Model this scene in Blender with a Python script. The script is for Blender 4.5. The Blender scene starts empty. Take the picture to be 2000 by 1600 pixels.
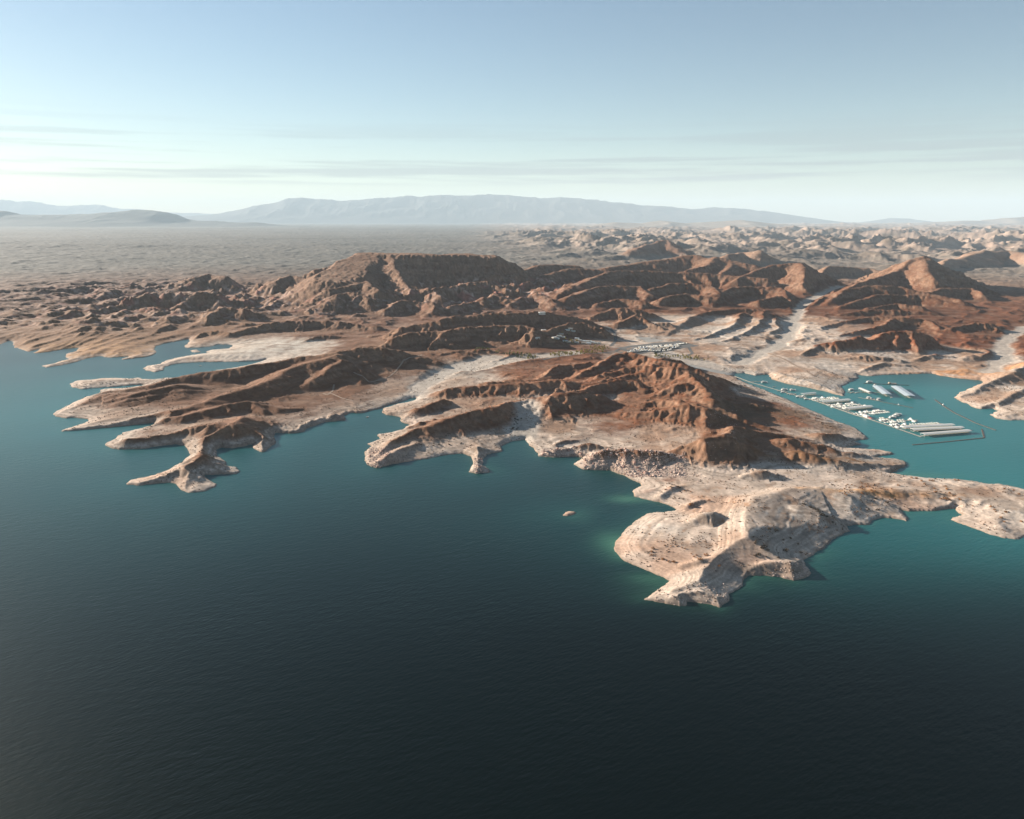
import bpy, bmesh, math, random
import numpy as np
from mathutils import Vector, Matrix, Euler

scene = bpy.context.scene
col = scene.collection
R = math.radians

# ------------------------------------------------------------------ camera
CAM_H = 350.0                 # metres above the lake
PITCH = R(14.0)               # looking down
FPX = 1479.0                  # focal length in photo pixels (2000 wide)
cam_d = bpy.data.cameras.new('camera')
cam = bpy.data.objects.new('camera', cam_d)
col.objects.link(cam)
cam.location = (0, 0, CAM_H)
cam.rotation_euler = (math.pi / 2 - PITCH, 0, 0)
cam_d.sensor_width = 36.0
cam_d.lens = 36.0 * FPX / 2000.0
cam_d.clip_start = 1.0
cam_d.clip_end = 300000.0
scene.camera = cam

# ------------------------------------------------------------------ light
HAZE = 1.6e-5                  # extinction per metre of the desert air
SUN_EL, SUN_AZ = R(15.5), R(149.0)     # azimuth counted from +X to +Y: the sun stands left and a little beyond
world = bpy.data.worlds.new('World')
scene.world = world
world.use_nodes = True
wn, wl = world.node_tree.nodes, world.node_tree.links
wn.clear()
w_out = wn.new('ShaderNodeOutputWorld')
w_bg = wn.new('ShaderNodeBackground')
w_sky = wn.new('ShaderNodeTexSky')
w_sky.sky_type = 'NISHITA'
w_sky.sun_disc = False
w_sky.sun_elevation = SUN_EL
w_sky.sun_rotation = (math.pi / 2 - SUN_AZ) % (2 * math.pi)
w_sky.altitude = 400
w_sky.air_density = 1.0
w_sky.dust_density = 0.25
w_sky.ozone_density = 2.0
w_bg.inputs['Strength'].default_value = 0.05
# thin stratus streaks low over the horizon and a faint veil
w_tc = wn.new('ShaderNodeTexCoord')
w_map = wn.new('ShaderNodeMapping'); w_map.inputs['Scale'].default_value = (1.7, 1.7, 60.0)
w_map.inputs['Location'].default_value = (0.4, 1.3, 0.6)
w_noi = wn.new('ShaderNodeTexNoise'); w_noi.inputs['Scale'].default_value = 1.6; w_noi.inputs['Detail'].default_value = 6
w_noi.inputs['Roughness'].default_value = 0.55
w_rmp = wn.new('ShaderNodeMapRange'); w_rmp.interpolation_type = 'SMOOTHSTEP'
w_rmp.inputs['From Min'].default_value = 0.45; w_rmp.inputs['From Max'].default_value = 0.60
w_sep = wn.new('ShaderNodeSeparateXYZ')
w_b1 = wn.new('ShaderNodeMapRange'); w_b1.interpolation_type = 'SMOOTHSTEP'
w_b1.inputs['From Min'].default_value = 0.040; w_b1.inputs['From Max'].default_value = 0.048
w_b2 = wn.new('ShaderNodeMapRange'); w_b2.interpolation_type = 'SMOOTHSTEP'
w_b2.inputs['From Min'].default_value = 0.135; w_b2.inputs['From Max'].default_value = 0.05
w_m1 = wn.new('ShaderNodeMath'); w_m1.operation = 'MULTIPLY'
w_m2 = wn.new('ShaderNodeMath'); w_m2.operation = 'MULTIPLY'
w_m3 = wn.new('ShaderNodeMath'); w_m3.operation = 'MULTIPLY'; w_m3.inputs[1].default_value = 0.48
w_mix = wn.new('ShaderNodeMix'); w_mix.data_type = 'RGBA'
w_mix.inputs['B'].default_value = (1.5, 1.5, 1.85, 1)
w_tint = wn.new('ShaderNodeMix'); w_tint.data_type = 'RGBA'; w_tint.blend_type = 'MULTIPLY'
w_tint.inputs['Factor'].default_value = 1.0
w_tint.inputs['B'].default_value = (.83, .805, .765, 1)
L = wl.new
L(w_tc.outputs['Generated'], w_map.inputs['Vector']); L(w_map.outputs['Vector'], w_noi.inputs['Vector'])
L(w_noi.outputs['Fac'], w_rmp.inputs['Value'])
L(w_tc.outputs['Generated'], w_sep.inputs['Vector'])
L(w_sep.outputs['Z'], w_b1.inputs['Value']); L(w_sep.outputs['Z'], w_b2.inputs['Value'])
L(w_b1.outputs['Result'], w_m1.inputs[0]); L(w_b2.outputs['Result'], w_m1.inputs[1])
L(w_m1.outputs[0], w_m2.inputs[0]); L(w_rmp.outputs['Result'], w_m2.inputs[1])
L(w_m2.outputs[0], w_m3.inputs[0])
L(w_sky.outputs['Color'], w_tint.inputs['A'])
L(w_tint.outputs['Result'], w_mix.inputs['A']); L(w_m3.outputs[0], w_mix.inputs['Factor'])
L(w_mix.outputs['Result'], w_bg.inputs['Color'])
L(w_bg.outputs['Background'], w_out.inputs['Surface'])

sun_d = bpy.data.lights.new('sun', 'SUN')
sun_d.energy = 5.0
sun_d.angle = R(0.5)
sun_d.color = (1.0, 0.89, 0.76)
sun = bpy.data.objects.new('sun', sun_d)
col.objects.link(sun)
sun_dir = Vector((math.cos(SUN_EL) * math.cos(SUN_AZ), math.cos(SUN_EL) * math.sin(SUN_AZ), math.sin(SUN_EL)))
sun.rotation_euler = sun_dir.to_track_quat('Z', 'Y').to_euler()
sun.location = (0, 0, 2000)

vs = scene.view_settings
vs.view_transform = 'Standard'
vs.look = 'None'
vs.gamma = 1.0
vs.use_curve_mapping = False
vs.exposure = 1.72
scene.cycles.volume_bounces = 1
scene.cycles.max_bounces = 6
scene.cycles.diffuse_bounces = 2
scene.cycles.glossy_bounces = 3

# ------------------------------------------------------------------ helpers
CP, SP = math.cos(PITCH), math.sin(PITCH)

def ray(px, py):
    cx, cy = (px - 1000.0) / FPX, -(py - 800.0) / FPX
    return cx, CP + cy * SP, -SP + cy * CP

def ground(px, py, z=0.0):
    """the point of the level z that the photo shows at pixel (px, py)"""
    x, y, dz = ray(px, py)
    t = (CAM_H - z) / -dz
    return x * t, y * t

def crest(px, py, q):
    """a crest point: q < 600 is its height above the lake, otherwise its distance"""
    x, y, dz = ray(px, py)
    if q < 600:
        t = (CAM_H - q) / -dz
        return x * t, y * t, q
    t = q / y
    return x * t, q, CAM_H + dz * t

def sstep(a, b, x):
    t = np.clip((x - a) / (b - a), 0, 1)
    return t * t * (3 - 2 * t)

_rng = np.random.RandomState(7)
_ang = _rng.rand(4096).astype(np.float32) * 2 * math.pi
_gx, _gy = np.cos(_ang), np.sin(_ang)

def noise(x, y, seed=0):
    """gradient noise, about -1..1"""
    xi, yi = np.floor(x), np.floor(y)
    fx, fy = (x - xi).astype(np.float32), (y - yi).astype(np.float32)
    xi, yi = xi.astype(np.int32), yi.astype(np.int32)
    ux, uy = fx * fx * fx * (fx * (fx * 6 - 15) + 10), fy * fy * fy * (fy * (fy * 6 - 15) + 10)
    sd = np.int32(seed * 7919 + 13)
    def g(ix, iy, dx, dy):
        with np.errstate(over='ignore'):
            h = ix * np.int32(374761393) + iy * np.int32(668265263) + sd * np.int32(1274126177)
            h = (h ^ (h >> 13)) * np.int32(1103515245)
            h = (h ^ (h >> 16)) & 4095
        return _gx[h] * dx + _gy[h] * dy
    a = g(xi, yi, fx, fy); b = g(xi + 1, yi, fx - 1, fy)
    c = g(xi, yi + 1, fx, fy - 1); d = g(xi + 1, yi + 1, fx - 1, fy - 1)
    a = a + ux * (b - a); c = c + ux * (d - c)
    return (a + uy * (c - a)) * 1.5

def fbm(x, y, wl_, octs=4, gain=0.5, seed=0):
    s, amp, f = 0, 1.0, 1.0 / wl_
    for i in range(octs):
        s = s + amp * noise(x * f + 17.3 * i, y * f - 9.1 * i, seed + i)
        amp *= gain; f *= 2.03
    return s

def ridged(x, y, wl_, octs=4, gain=0.5, seed=0):
    """0..1, sharp crests"""
    s, amp, f, tot, w = 0, 1.0, 1.0 / wl_, 0, 1.0
    for i in range(octs):
        n = 1 - np.abs(noise(x * f + 5.7 * i, y * f + 3.3 * i, seed + i))
        n = n * n * w
        s = s + amp * n; tot += amp
        w = np.clip(n * 1.6, 0, 1)
        amp *= gain; f *= 2.07
    return s / tot
# ------------------------------------------------------------------ the survey: shoreline, ridges, washes (photo pixel -> ground)
SHORE = [(-400,700),(-150,690),(0,673),(18,666),(25,667),(28,679),(57,687),(78,682),(64,691),(75,690),(99,687),(126,682),(153,680),
(148,687),(132,690),(127,697),(135,702),(120,705),(102,711),(81,715),(90,718),(120,714),(147,708),(171,700),(195,696),(216,699),
(255,696),(237,703),(264,700),(294,696),(307,689),(301,681),(303,677),(318,672),(345,667),(370,662),(372,667),(360,677),(366,680),
(390,679),(414,677),(426,673),(450,673),(456,675),(446,681),(432,682),(412,684),(400,687),(408,690),(375,694),(342,700),(321,706),(312,712),
(288,715),(280,720),(288,724),(303,727),(320,723),(321,717),(339,712),(360,709),(405,707),(465,707),(504,705),(519,703),(510,707),
(495,711),(480,715),(462,718),(423,724),(438,726),(432,730),(390,735),(345,738),(324,739),(300,742),(279,741),(270,738),(255,740),
(225,739),(204,739),(180,742),(150,744),(137,750),(141,757),(162,760),(204,757),(240,754),(272,752),(288,752),(258,757),(240,759),(207,760),
(198,762),(196,768),(192,774),(168,777),(141,789),(120,799),(104,807),(108,813),(129,817),(156,816),(172,819),(175,823),(150,832),
(114,844),(135,842),(180,838),(225,834),(270,829),(298,826),(303,829),(294,834),(270,840),(240,846),(225,858),(204,868),(216,875),(234,878),
(270,877),(315,871),(345,868),(363,871),(370,882),(372,889),(360,900),(336,915),(315,925),(288,931),(252,939),(247,946),(270,948),
(300,945),(330,942),(342,945),(357,958),(369,963),(399,960),(420,952),(424,946),(411,940),(399,930),(400,927),(426,927),(462,926),
(469,921),(459,913),(441,910),(441,903),(423,891),(421,880),(432,874),(453,876),(480,871),(492,868),(496,877),(514,883),(537,867),
(538,861),(534,850),(537,846),(570,847),(590,844),(605,835),(635,824),(674,821),(672,812),(680,807),(707,807),(737,799),(758,792),
(775,787),(788,783),(800,778),(815,777),(812,782),(795,787),(775,791),(758,796),(749,799),(746,805),(755,811),(782,814),(783,823),(800,830),(785,840),(761,846),
(734,849),(746,858),(716,868),(728,871),(713,883),(714,903),(725,912),(740,914),(764,907),(800,901),(845,894),(875,888),(905,886),
(920,891),(924,900),(923,912),(915,922),(932,925),(956,922),(953,915),(941,909),(942,897),(950,888),(980,882),(977,873),(998,862),
(1025,858),(1034,870),(1049,882),(1052,891),(1081,894),(1120,891),(1141,894),(1121,907),(1139,917),(1190,919),(1220,929),(1250,944),
(1253,950),(1235,959),(1238,970),(1268,976),(1295,983),(1325,996),(1310,1000),(1265,1003),(1241,1018),(1220,1036),(1202,1060),
(1200,1072),(1211,1090),(1235,1103),(1265,1114),(1292,1126),(1307,1135),(1298,1144),(1280,1156),(1259,1171),(1280,1175),(1304,1180),
(1328,1184),(1340,1183),(1343,1175),(1364,1177),(1388,1180),(1406,1187),(1424,1174),(1424,1159),(1451,1144),(1454,1132),(1463,1124),
(1490,1124),(1526,1127),(1550,1134),(1568,1129),(1587,1120),(1574,1108),(1568,1093),(1580,1087),(1610,1069),(1625,1054),(1658,1037),
(1652,1027),(1672,1025),(1694,1025),(1702,1017),(1720,1011),(1740,1012),(1760,1015),(1772,1019),(1770,1010),(1762,1000),(1752,995),
(1775,998),(1812,998),(1850,995),(1869,991),(1867,997),(1880,1006),(1860,1011),(1857,1015),(1887,1026),(1912,1036),(1937,1045),
(1962,1051),(1990,1054),(1994,1049),(2000,1046),(2060,1050),(2150,1040),(2230,1015),(2200,990),(2080,965),(2000,956),(1975,950),
(1950,946),(1930,946),(1900,940),(1862,936),(1825,935),(1787,932),(1750,927),(1735,925),(1752,921),(1755,917),(1771,909),(1765,901),
(1750,897),(1710,896),(1715,891),(1744,887),(1742,884),(1712,879),(1675,877),(1655,877),(1645,877),(1655,872),(1685,869),(1668,863),
(1675,860),(1695,857),(1682,845),(1661,831),(1640,826),(1625,819),(1595,806),(1568,795),(1535,780),(1499,765),(1472,755),(1445,744),
(1430,733),(1434,729),(1454,729),(1475,734),(1502,731),(1508,741),(1535,749),(1565,755),(1610,764),(1634,771),(1647,774),(1650,764),
(1643,755),(1661,746),(1676,738),(1674,732),(1700,735),(1730,732),(1775,731),(1820,729),(1835,734),(1880,740),(1916,743),(1922,747),
(1898,758),(1874,768),(1866,777),(1877,785),(1892,789),(1898,795),(1916,799),(1943,798),(1949,803),(1935,810),(1946,818),(1970,821),
(2000,821),(2150,840),(2500,880)]
ISLETS = [[(1097,1007),(1104,1001),(1114,999),(1124,1001),(1121,1006),(1108,1009)],
          [(372,685),(384,683),(394,688),(378,689)]]

# crest lines: (options, [(px, py, q) ...])   q < 600 height of the crest, else its distance
# options: k = foot width / height, kr / kl = the same for the right / left hand of the walk, p = concavity, g = gullies, gl = their spacing
RIDGES = [
 # ---- western spits
 (dict(k=3.2,g=.5,gl=70), [(197,764,12.8),(240,761,16.1),(290,751,21.2),(340,738,26.3),(400,727,33.1),(470,717,38.2),(530,706,42.5),(600,695,46.8),(660,687,51),(700,678,56.1),(738,677,54.4)]),
 (dict(k=3.4,g=.4,gl=60), [(305,815,8),(330,806,12.8),(360,797,17.6),(400,786,22.4),(430,773,25.6),(480,760,28.8),(520,747,32),(550,730,36),(575,715,40),(620,704,44.8),(662,692,49.6)]),
 (dict(k=3.2,g=.4,gl=55), [(564,768,12),(580,757,18),(600,746,24),(630,731,31.5),(650,716,39),(664,703,45)]),
 (dict(k=2.6,g=.6,gl=40), [(668,688,40.3),(700,677,45.5),(735,677,44.2),(755,684,37.7),(790,690,29.9),(835,697,19.5)]),
 (dict(k=3,g=.5,gl=50), [(664,705,40.6),(690,712,35),(705,725,28),(705,745,16.8),(702,760,8.4)]),
 (dict(k=3.3,g=.6,gl=34,kr=2.6), [(302,829,6.3),(325,817,14),(360,811,18.2),(400,801,21.7),(440,790,23.8),(480,784,23.8),(505,787,21),(540,796,15.4),(580,797,11.2)]),
 (dict(k=2.6,g=.4,gl=30), [(440,792,22.4),(446,806,16.8),(450,820,8.4)]),
 (dict(k=2.6,g=.4,gl=30), [(500,788,21),(512,802,15.4),(520,815,8.4)]),
 (dict(k=5,g=.2), [(120,843,1.5),(180,832,6),(250,819,12),(320,806,17),(400,790,20)]),
 (dict(k=5,g=.2), [(110,806,4),(160,786,11),(200,771,17),(260,768,22),(340,752,28)]),
 (dict(k=4,g=.6,gl=22), [(252,944,5),(300,935,9),(340,925,13),(375,905,16),(400,880,19),(420,860,22),(440,838,28),(470,815,24)]),
 (dict(k=4,g=.5,gl=24), [(208,869,5),(240,857,13),(290,851,17),(350,841,22),(420,826,25)]),
 (dict(k=3,g=.5,gl=18), [(400,925,9),(435,918,8),(465,921,4)]),
 (dict(k=3,g=.5,gl=24), [(500,838,22),(508,858,13),(512,878,7)]),
 (dict(k=2.2,g=.8,gl=18), [(590,832,12),(620,812,18),(660,805,16),(700,795,14)]),
 (dict(k=2.4,g=.6,gl=20), [(280,741,4),(230,740,5),(170,746,5)]),
 # ---- head of the little bay
 (dict(k=2.4,g=.8,gl=30), [(752,803,8),(790,800,14),(830,795,18),(862,780,22)]),
 (dict(k=2.4,g=.8,gl=30), [(790,838,8),(820,825,18),(850,815,16)]),
 (dict(k=3,g=.7,gl=26,p=1.3), [(733,892,5.8),(760,866,11.5),(800,842,18.7),(850,825,24.5),(900,810,28.8),(960,792,33.1),(1000,783,35.3),(1060,773,38.9),(1100,768,40.3),(1150,765,38.9),(1178,774,28.8),(1192,784,15.8)]),
 (dict(k=3,g=.5,gl=20), [(725,905,5.6),(760,885,11.2),(800,868,11.2),(850,858,9.6)]),
 (dict(k=2.4,g=.9,gl=26,kl=4), [(872,760,24),(890,757,26.4),(960,752,30.4),(1020,749,33.6),(1080,742,38.4),(1112,745,36.8),(1140,750,32)]),
 (dict(k=2.6,g=.6,gl=30), [(960,745,27.2),(1000,741,30.4),(1050,742,28.8)]),
 (dict(k=2.5,g=.5,gl=16), [(932,870,12),(936,890,9),(935,912,6),(938,920,5)]),
 (dict(k=2.5,g=.5,gl=16), [(940,882,9),(975,880,5)]),
 # ---- the dissected red-brown hills in the middle
 (dict(k=2.08,g=1.0,gl=32), [(1045,741,24.3),(1075,722,34.6),(1092,713,38.4),(1120,712,38.4),(1150,706,39.7),(1166,714,33.3),(1172,726,25.6)]),
 (dict(k=2.08,g=.9,gl=34), [(1120,735,32),(1160,716,42.2),(1190,698,48.6),(1222,686,53.8),(1245,692,51.2),(1262,702,44.8)]),
 (dict(k=2.00,g=.9,gl=30), [(1135,748,29.4),(1180,728,41),(1220,718,48.6),(1250,712,55),(1290,713,60),(1325,716,61),(1342,720,54)]),
 (dict(k=2.00,g=.9,gl=26), [(1190,716,38.4),(1215,706,42.2),(1225,697,46.1)]),
 (dict(k=2.00,g=.9,gl=26), [(1280,714,53.8),(1285,704,44.8),(1300,698,38.4),(1330,704,28.2)]),
 (dict(k=1.92,g=1.0,gl=24), [(1120,765,33.3),(1160,752,35.8),(1190,746,38.4),(1220,742,39.7),(1245,746,38.4),(1258,758,29.4)]),
 (dict(k=1.92,g=.9,gl=28), [(1140,752,32),(1200,738,39.7),(1240,728,44.8),(1280,724,49.9)]),
 (dict(k=2.08,g=.9,gl=30), [(1258,756,26.9),(1275,745,34.6),(1305,736,42.2),(1335,738,39.7),(1360,745,30.7)]),
 (dict(k=2.16,g=.9,gl=28), [(1245,780,21.8),(1290,764,34.6),(1318,752,43.5),(1340,750,46.1),(1352,758,42.2),(1362,770,32)]),
 (dict(k=2.16,g=.8,gl=26), [(1195,793,16.6),(1250,785,25.6),(1290,779,32),(1340,782,39.7),(1368,787,42.2),(1400,800,30.7),(1440,815,19.2)]),
 (dict(k=2.16,g=.9,gl=26,kl=3), [(1142,812,11.5),(1180,806,16.6),(1230,806,21.8),(1280,801,29.4),(1320,795,37.1),(1352,792,42.2),(1372,795,41)]),
 (dict(k=1.92,g=.7,gl=26), [(1372,795,39.7),(1374,815,32),(1370,832,24.3),(1385,840,25.6)]),
 (dict(k=1.92,g=.6,gl=30), [(1255,828,12.8),(1240,840,10.9),(1190,842,9),(1165,852,5.1)]),
 (dict(k=3,g=.4), [(1418,791,19.2),(1450,788,21.8),(1480,788,20.5),(1510,795,14.1)]),
 (dict(k=3,g=.5), [(1380,765,33.3),(1395,776,28.2),(1420,792,19.2)]),
 (dict(k=2.2,kl=1.9,p=1.0,g=.7,gl=34), [(1335,721,57),(1362,744,50),(1385,767,44),(1402,788,38),(1440,812,28),(1500,832,18)]),
 (dict(k=1.8,kr=1.7,p=1.0,g=.6,gl=36), [(1258,696,56),(1300,704,56),(1340,713,52),(1380,726,43),(1415,738,29),(1450,751,15),(1488,766,6)]),
 # ---- pyramid hill and the talus
 (dict(k=2.3,g=.6,gl=40), [(1303,882,16.7),(1340,868,27.4),(1378,856,38),(1412,848,42.6),(1428,852,41),(1460,868,27.4),(1500,886,18.2),(1545,895,12.2)]),
 (dict(k=1.7,g=.4,gl=30), [(1378,857,36.5),(1392,880,25.8),(1398,905,15.2),(1392,930,7.6)]),
 (dict(k=2.0,g=.4,gl=30), [(1303,882,18.7),(1318,897,13.6),(1338,914,8.5)]),
 (dict(k=2.2,g=.6,gl=30), [(1412,849,41),(1430,830,35),(1470,838,27.4),(1530,848,18.2),(1600,862,10.6)]),
 (dict(k=2.2,g=.7,gl=24), [(1460,868,28.8),(1475,890,19.2),(1488,905,11.2)]),
 (dict(k=2.5,g=.8,gl=16), [(1450,928,14),(1470,922,18),(1495,918,20),(1520,925,16),(1545,938,11)]),
 (dict(k=2.6,g=.3,p=1.1), [(1150,890,15.3),(1180,880,20.7),(1230,878,23.4),(1290,880,23.4),(1320,890,18),(1338,912,9)]),
 (dict(k=2.2,g=.5,gl=14), [(1055,887,6),(1090,874,13),(1150,866,15),(1190,872,13)]),
 (dict(k=2,g=.5,gl=14), [(1085,868,9),(1110,858,11),(1140,856,9)]),
 # ---- near peninsula
 (dict(k=4.5,kl=3,kr=6.5,g=0,gl=20,p=1.0,sl=.30), [(1265,1170,3),(1300,1150,8),(1360,1126,11),(1415,1096,14),(1450,1074,16.5),(1462,1038,18),(1460,1002,18),(1475,972,18),(1530,955,17),(1600,952,15),(1660,965,13)]),
 (dict(k=4,g=.15,gl=30,p=1.3), [(1300,1176,5),(1335,1166,8),(1370,1160,9),(1395,1168,7)]),
 (dict(k=2.4,g=.45,gl=12), [(1355,1012,12),(1372,1002,17),(1395,1000,18),(1420,1014,13)]),
 (dict(k=2.4,g=.45,gl=12), [(1335,1100,8),(1365,1092,12),(1395,1090,10)]),
 (dict(k=4,g=.1,gl=30), [(1500,1100,9),(1540,1098,10),(1570,1115,7)]),
 (dict(k=4,g=.1,gl=30), [(1560,990,16),(1600,1000,14),(1640,1015,8)]),
 (dict(k=2.8,g=.45,gl=12), [(1290,966,6),(1320,948,10),(1345,950,7)]),
 (dict(k=2.6,g=.45,gl=12), [(1342,985,7),(1370,975,9),(1395,978,7)]),
 # ---- eastern arm of the peninsula
 (dict(k=6,g=.3), [(1640,962,13),(1700,955,11),(1780,958,9),(1850,965,8),(1930,985,8),(2000,1005,8),(2120,1015,8)]),
 (dict(k=5,g=.3), [(1850,960,8),(1900,955,8),(1960,965,8),(2060,985,8)]),
 (dict(k=3.4,g=.6,gl=16), [(1540,858,24),(1600,868,18),(1650,882,13),(1700,888,9),(1742,887,3)]),
 (dict(k=3.4,g=.6,gl=16), [(1560,880,22),(1620,893,18),(1690,905,11),(1766,909,4)]),
 (dict(k=3,g=.6,gl=16), [(1600,845,18),(1650,850,12),(1690,857,4)]),
 # ---- ridges behind the western bay
 (dict(k=2.0,g=1.0,gl=46,p=1.1), [(752,668,38),(775,656,51.3),(800,650,55.1),(830,647,57),(862,648,57),(885,644,58.9)]),
 (dict(k=1.9,kl=3.4,g=1.0,gl=46,p=1.1), [(870,645,53.9),(905,640,57.4),(950,637,59.2),(1000,636,59.2),(1028,637,57.4),(1040,642,53.9)]),
 (dict(k=2.3,g=1.1,gl=40), [(1015,665,32.4),(1028,652,50.4),(1040,646,57.6),(1060,654,45),(1085,664,32.4),(1110,670,21.6)]),
 (dict(k=2.2,g=.9,gl=55,kl=3), [(790,638,52.2),(838,626,66.1),(880,619,73.1),(930,614,76.6),(1000,610,80),(1050,609,78.3),(1100,614,69.6),(1150,626,48.7)]),
 (dict(k=1.5,g=1.0,gl=40), [(1075,640,51),(1110,630,61.2),(1140,628,61.2),(1180,640,47.6),(1200,652,28.9)]),
 (dict(k=2.2,g=1.1,gl=24), [(580,671,9),(605,660,20),(630,655,24),(660,656,22),(690,662,14),(720,660,12)]),
 (dict(k=2.2,g=.9,gl=26), [(700,665,14),(730,655,24),(760,650,26)]),
 (dict(k=2.4,g=.8,gl=30), [(375,662,7.2),(398,648,19.2),(425,645,24),(445,650,20.8),(470,645,24)]),
 (dict(k=2.2,g=.9,gl=40), [(440,652,17.3),(490,637,31.7),(540,629,38.9),(600,626,41.8),(640,628,38.9),(690,632,36),(740,638,31.7)]),
 (dict(k=2.2,g=.9,gl=40), [(860,690,21.6),(900,682,27),(935,688,21.6)]),
 (dict(k=3,g=.5,gl=40), [(800,700,27),(830,697,28.8),(860,706,21.6),(905,712,12.6)]),
 # ---- pale fingers and low hills round the wash
 (dict(k=3.2,g=.4,gl=50,p=1.3), [(1290,664,15.3),(1320,640,28.9),(1350,618,39.1),(1390,606,44.2),(1440,602,45.9),(1480,604,42.5),(1510,614,34)]),
 (dict(k=2.4,g=.4,gl=50,p=1.3), [(1335,668,15.3),(1380,655,23.8),(1420,640,30.6),(1440,625,37.4),(1450,610,42.5)]),
 (dict(k=2.4,g=.4,gl=50,p=1.3), [(1390,672,13.6),(1430,660,22.1),(1470,640,30.6),(1490,620,37.4),(1490,608,40.8)]),
 (dict(k=2.4,g=.5,gl=40,p=1.3), [(1450,675,10.2),(1490,660,18.7),(1520,640,25.5),(1515,620,34)]),
 (dict(k=2.6,g=.6,gl=40), [(1160,615,42.5),(1200,602,59.5),(1250,604,59.5),(1280,615,42.5)]),
 (dict(k=2.3,g=.9,gl=30), [(1210,628,44.2),(1235,618,52.7),(1255,620,51),(1290,640,30.6)]),
 (dict(k=2.3,g=.8,gl=30), [(1285,630,39.1),(1305,628,42.5),(1315,635,34)]),
 # ---- the brown plateau beyond
 (dict(k=2.6,g=.7,gl=110,p=1.1), [(1020,530,4250),(1050,518,4400),(1090,516,4500),(1125,519,4500)]),
 (dict(k=2.6,g=.7,gl=100,p=1.1), [(1050,548,3700),(1085,530,3900),(1110,525,4000),(1160,525,4050)]),
 (dict(k=2.0,g=.9,gl=110,p=.9), [(1092,574,3150),(1130,556,3350),(1165,538,3600),(1200,530,3800),(1260,528,3900),(1330,532,3900),(1400,535,3850),(1500,545,3700)]),
 (dict(k=3.2,g=.6,gl=150), [(1180,524,4300),(1250,513,4600),(1310,505,4700),(1340,500,4750),(1358,499,4750),(1378,505,4650),(1398,502,4600),(1430,510,4500),(1475,517,4400)]),
 (dict(k=2.4,g=.8,gl=90), [(1398,503,4600),(1385,516,4350),(1340,528,4200)]),
 (dict(k=2.4,g=.8,gl=90), [(1430,511,4500),(1425,525,4250),(1410,532,4150)]),
 (dict(k=2.0,g=.8,gl=110), [(1440,545,3700),(1480,527,3900),(1510,516,4000),(1545,512,4000),(1566,513,3950),(1590,535,3800),(1620,552,3650)]),
 (dict(k=1.9,g=.8,gl=90), [(1566,514,3950),(1572,530,3700),(1590,545,3500)]),
 (dict(k=2.1,g=.9,gl=90,p=1.1), [(1110,580,2950),(1150,566,3150),(1200,556,3300),(1250,560,3300),(1270,575,3150)]),
 (dict(k=2.1,g=.9,gl=80,p=1.1), [(1270,565,3250),(1310,553,3400),(1350,552,3420),(1390,558,3350),(1405,572,3150)]),
 (dict(k=2.1,g=.9,gl=80,p=1.1), [(1395,575,3150),(1430,561,3300),(1470,558,3350),(1520,562,3300),(1545,575,3150)]),
 (dict(k=2.1,g=.9,gl=70,p=1.1), [(1300,580,3000),(1340,574,3080),(1400,580,3000)]),
 (dict(k=2.1,g=.9,gl=70), [(1170,590,2900),(1210,583,2980),(1260,590,2900)]),
 (dict(k=2.1,g=.9,gl=60), [(1480,585,2950),(1520,578,3020),(1560,580,3000),(1590,570,3150)]),
 (dict(k=2.3,g=1,gl=60), [(1000,560,3500),(1030,557,3550),(1060,565,3400)]),
 (dict(k=2.4,g=1,gl=60), [(1005,590,2900),(1040,575,3100),(1060,580,3000),(1090,592,2850)]),
 # ---- the eastern mountain
 (dict(k=1.7,kr=1.5,g=.9,gl=120,p=1.15), [(1605,600,3000),(1640,570,3250),(1680,552,3450),(1720,540,3600),(1755,527,3800),(1780,508,3950),(1805,501,3980),(1822,511,3900),(1850,530,3750),(1900,552,3600),(1960,575,3400),(2040,600,3200)]),
 (dict(k=2.2,g=.7,gl=80), [(1805,502,3980),(1812,525,3650),(1825,545,3450)]),
 (dict(k=2.2,g=.8,gl=80), [(1740,525,4000),(1760,513,4100),(1785,508,4050)]),
 (dict(k=2.0,g=.8,gl=80,p=1.1), [(1620,590,2980),(1650,565,3150),(1700,557,3230),(1760,560,3220),(1840,578,3080),(1880,586,3000)]),
 (dict(k=2.0,g=.8,gl=70,p=1.1), [(1640,598,2850),(1680,585,2950),(1720,574,3050),(1790,574,3060),(1850,588,2950),(1900,600,2850)]),
 (dict(k=2.0,g=.8,gl=70,p=1.1), [(1800,575,3200),(1840,562,3350),(1900,562,3380),(1920,575,3250)]),
 (dict(k=2.1,g=.8,gl=50), [(1700,600,2800),(1750,592,2860),(1800,598,2800)]),
 (dict(k=2.2,g=.8,gl=40), [(1640,612,2700),(1700,604,2740),(1760,606,2720),(1830,610,2700)]),
 (dict(k=2.2,g=.8,gl=110), [(1590,545,4300),(1620,520,4600),(1660,520,4700),(1700,523,4700),(1730,530,4600)]),
 (dict(k=2.3,g=1.0,gl=36), [(1565,690,18),(1600,672,32.8),(1650,664,44.3),(1676,656,50.8),(1690,664,42.6),(1720,660,44.3)]),
 (dict(k=2.1,g=1.0,gl=36), [(1700,664,41),(1730,648,55.8),(1755,645,59),(1800,648,57.4),(1818,655,47.6),(1832,668,32.8)]),
 (dict(k=2.0,g=.8,gl=30), [(1755,646,57.4),(1752,668,37.7),(1745,685,21.3)]),
 (dict(k=2.0,g=.8,gl=30), [(1780,650,54.1),(1785,668,37.7),(1800,690,19.7)]),
 (dict(k=2.2,g=.8,gl=44), [(1600,640,24.6),(1650,626,36.1),(1700,618,44.3),(1760,620,45.9),(1805,622,44.3),(1840,640,32.8),(1890,660,18)]),
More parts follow.
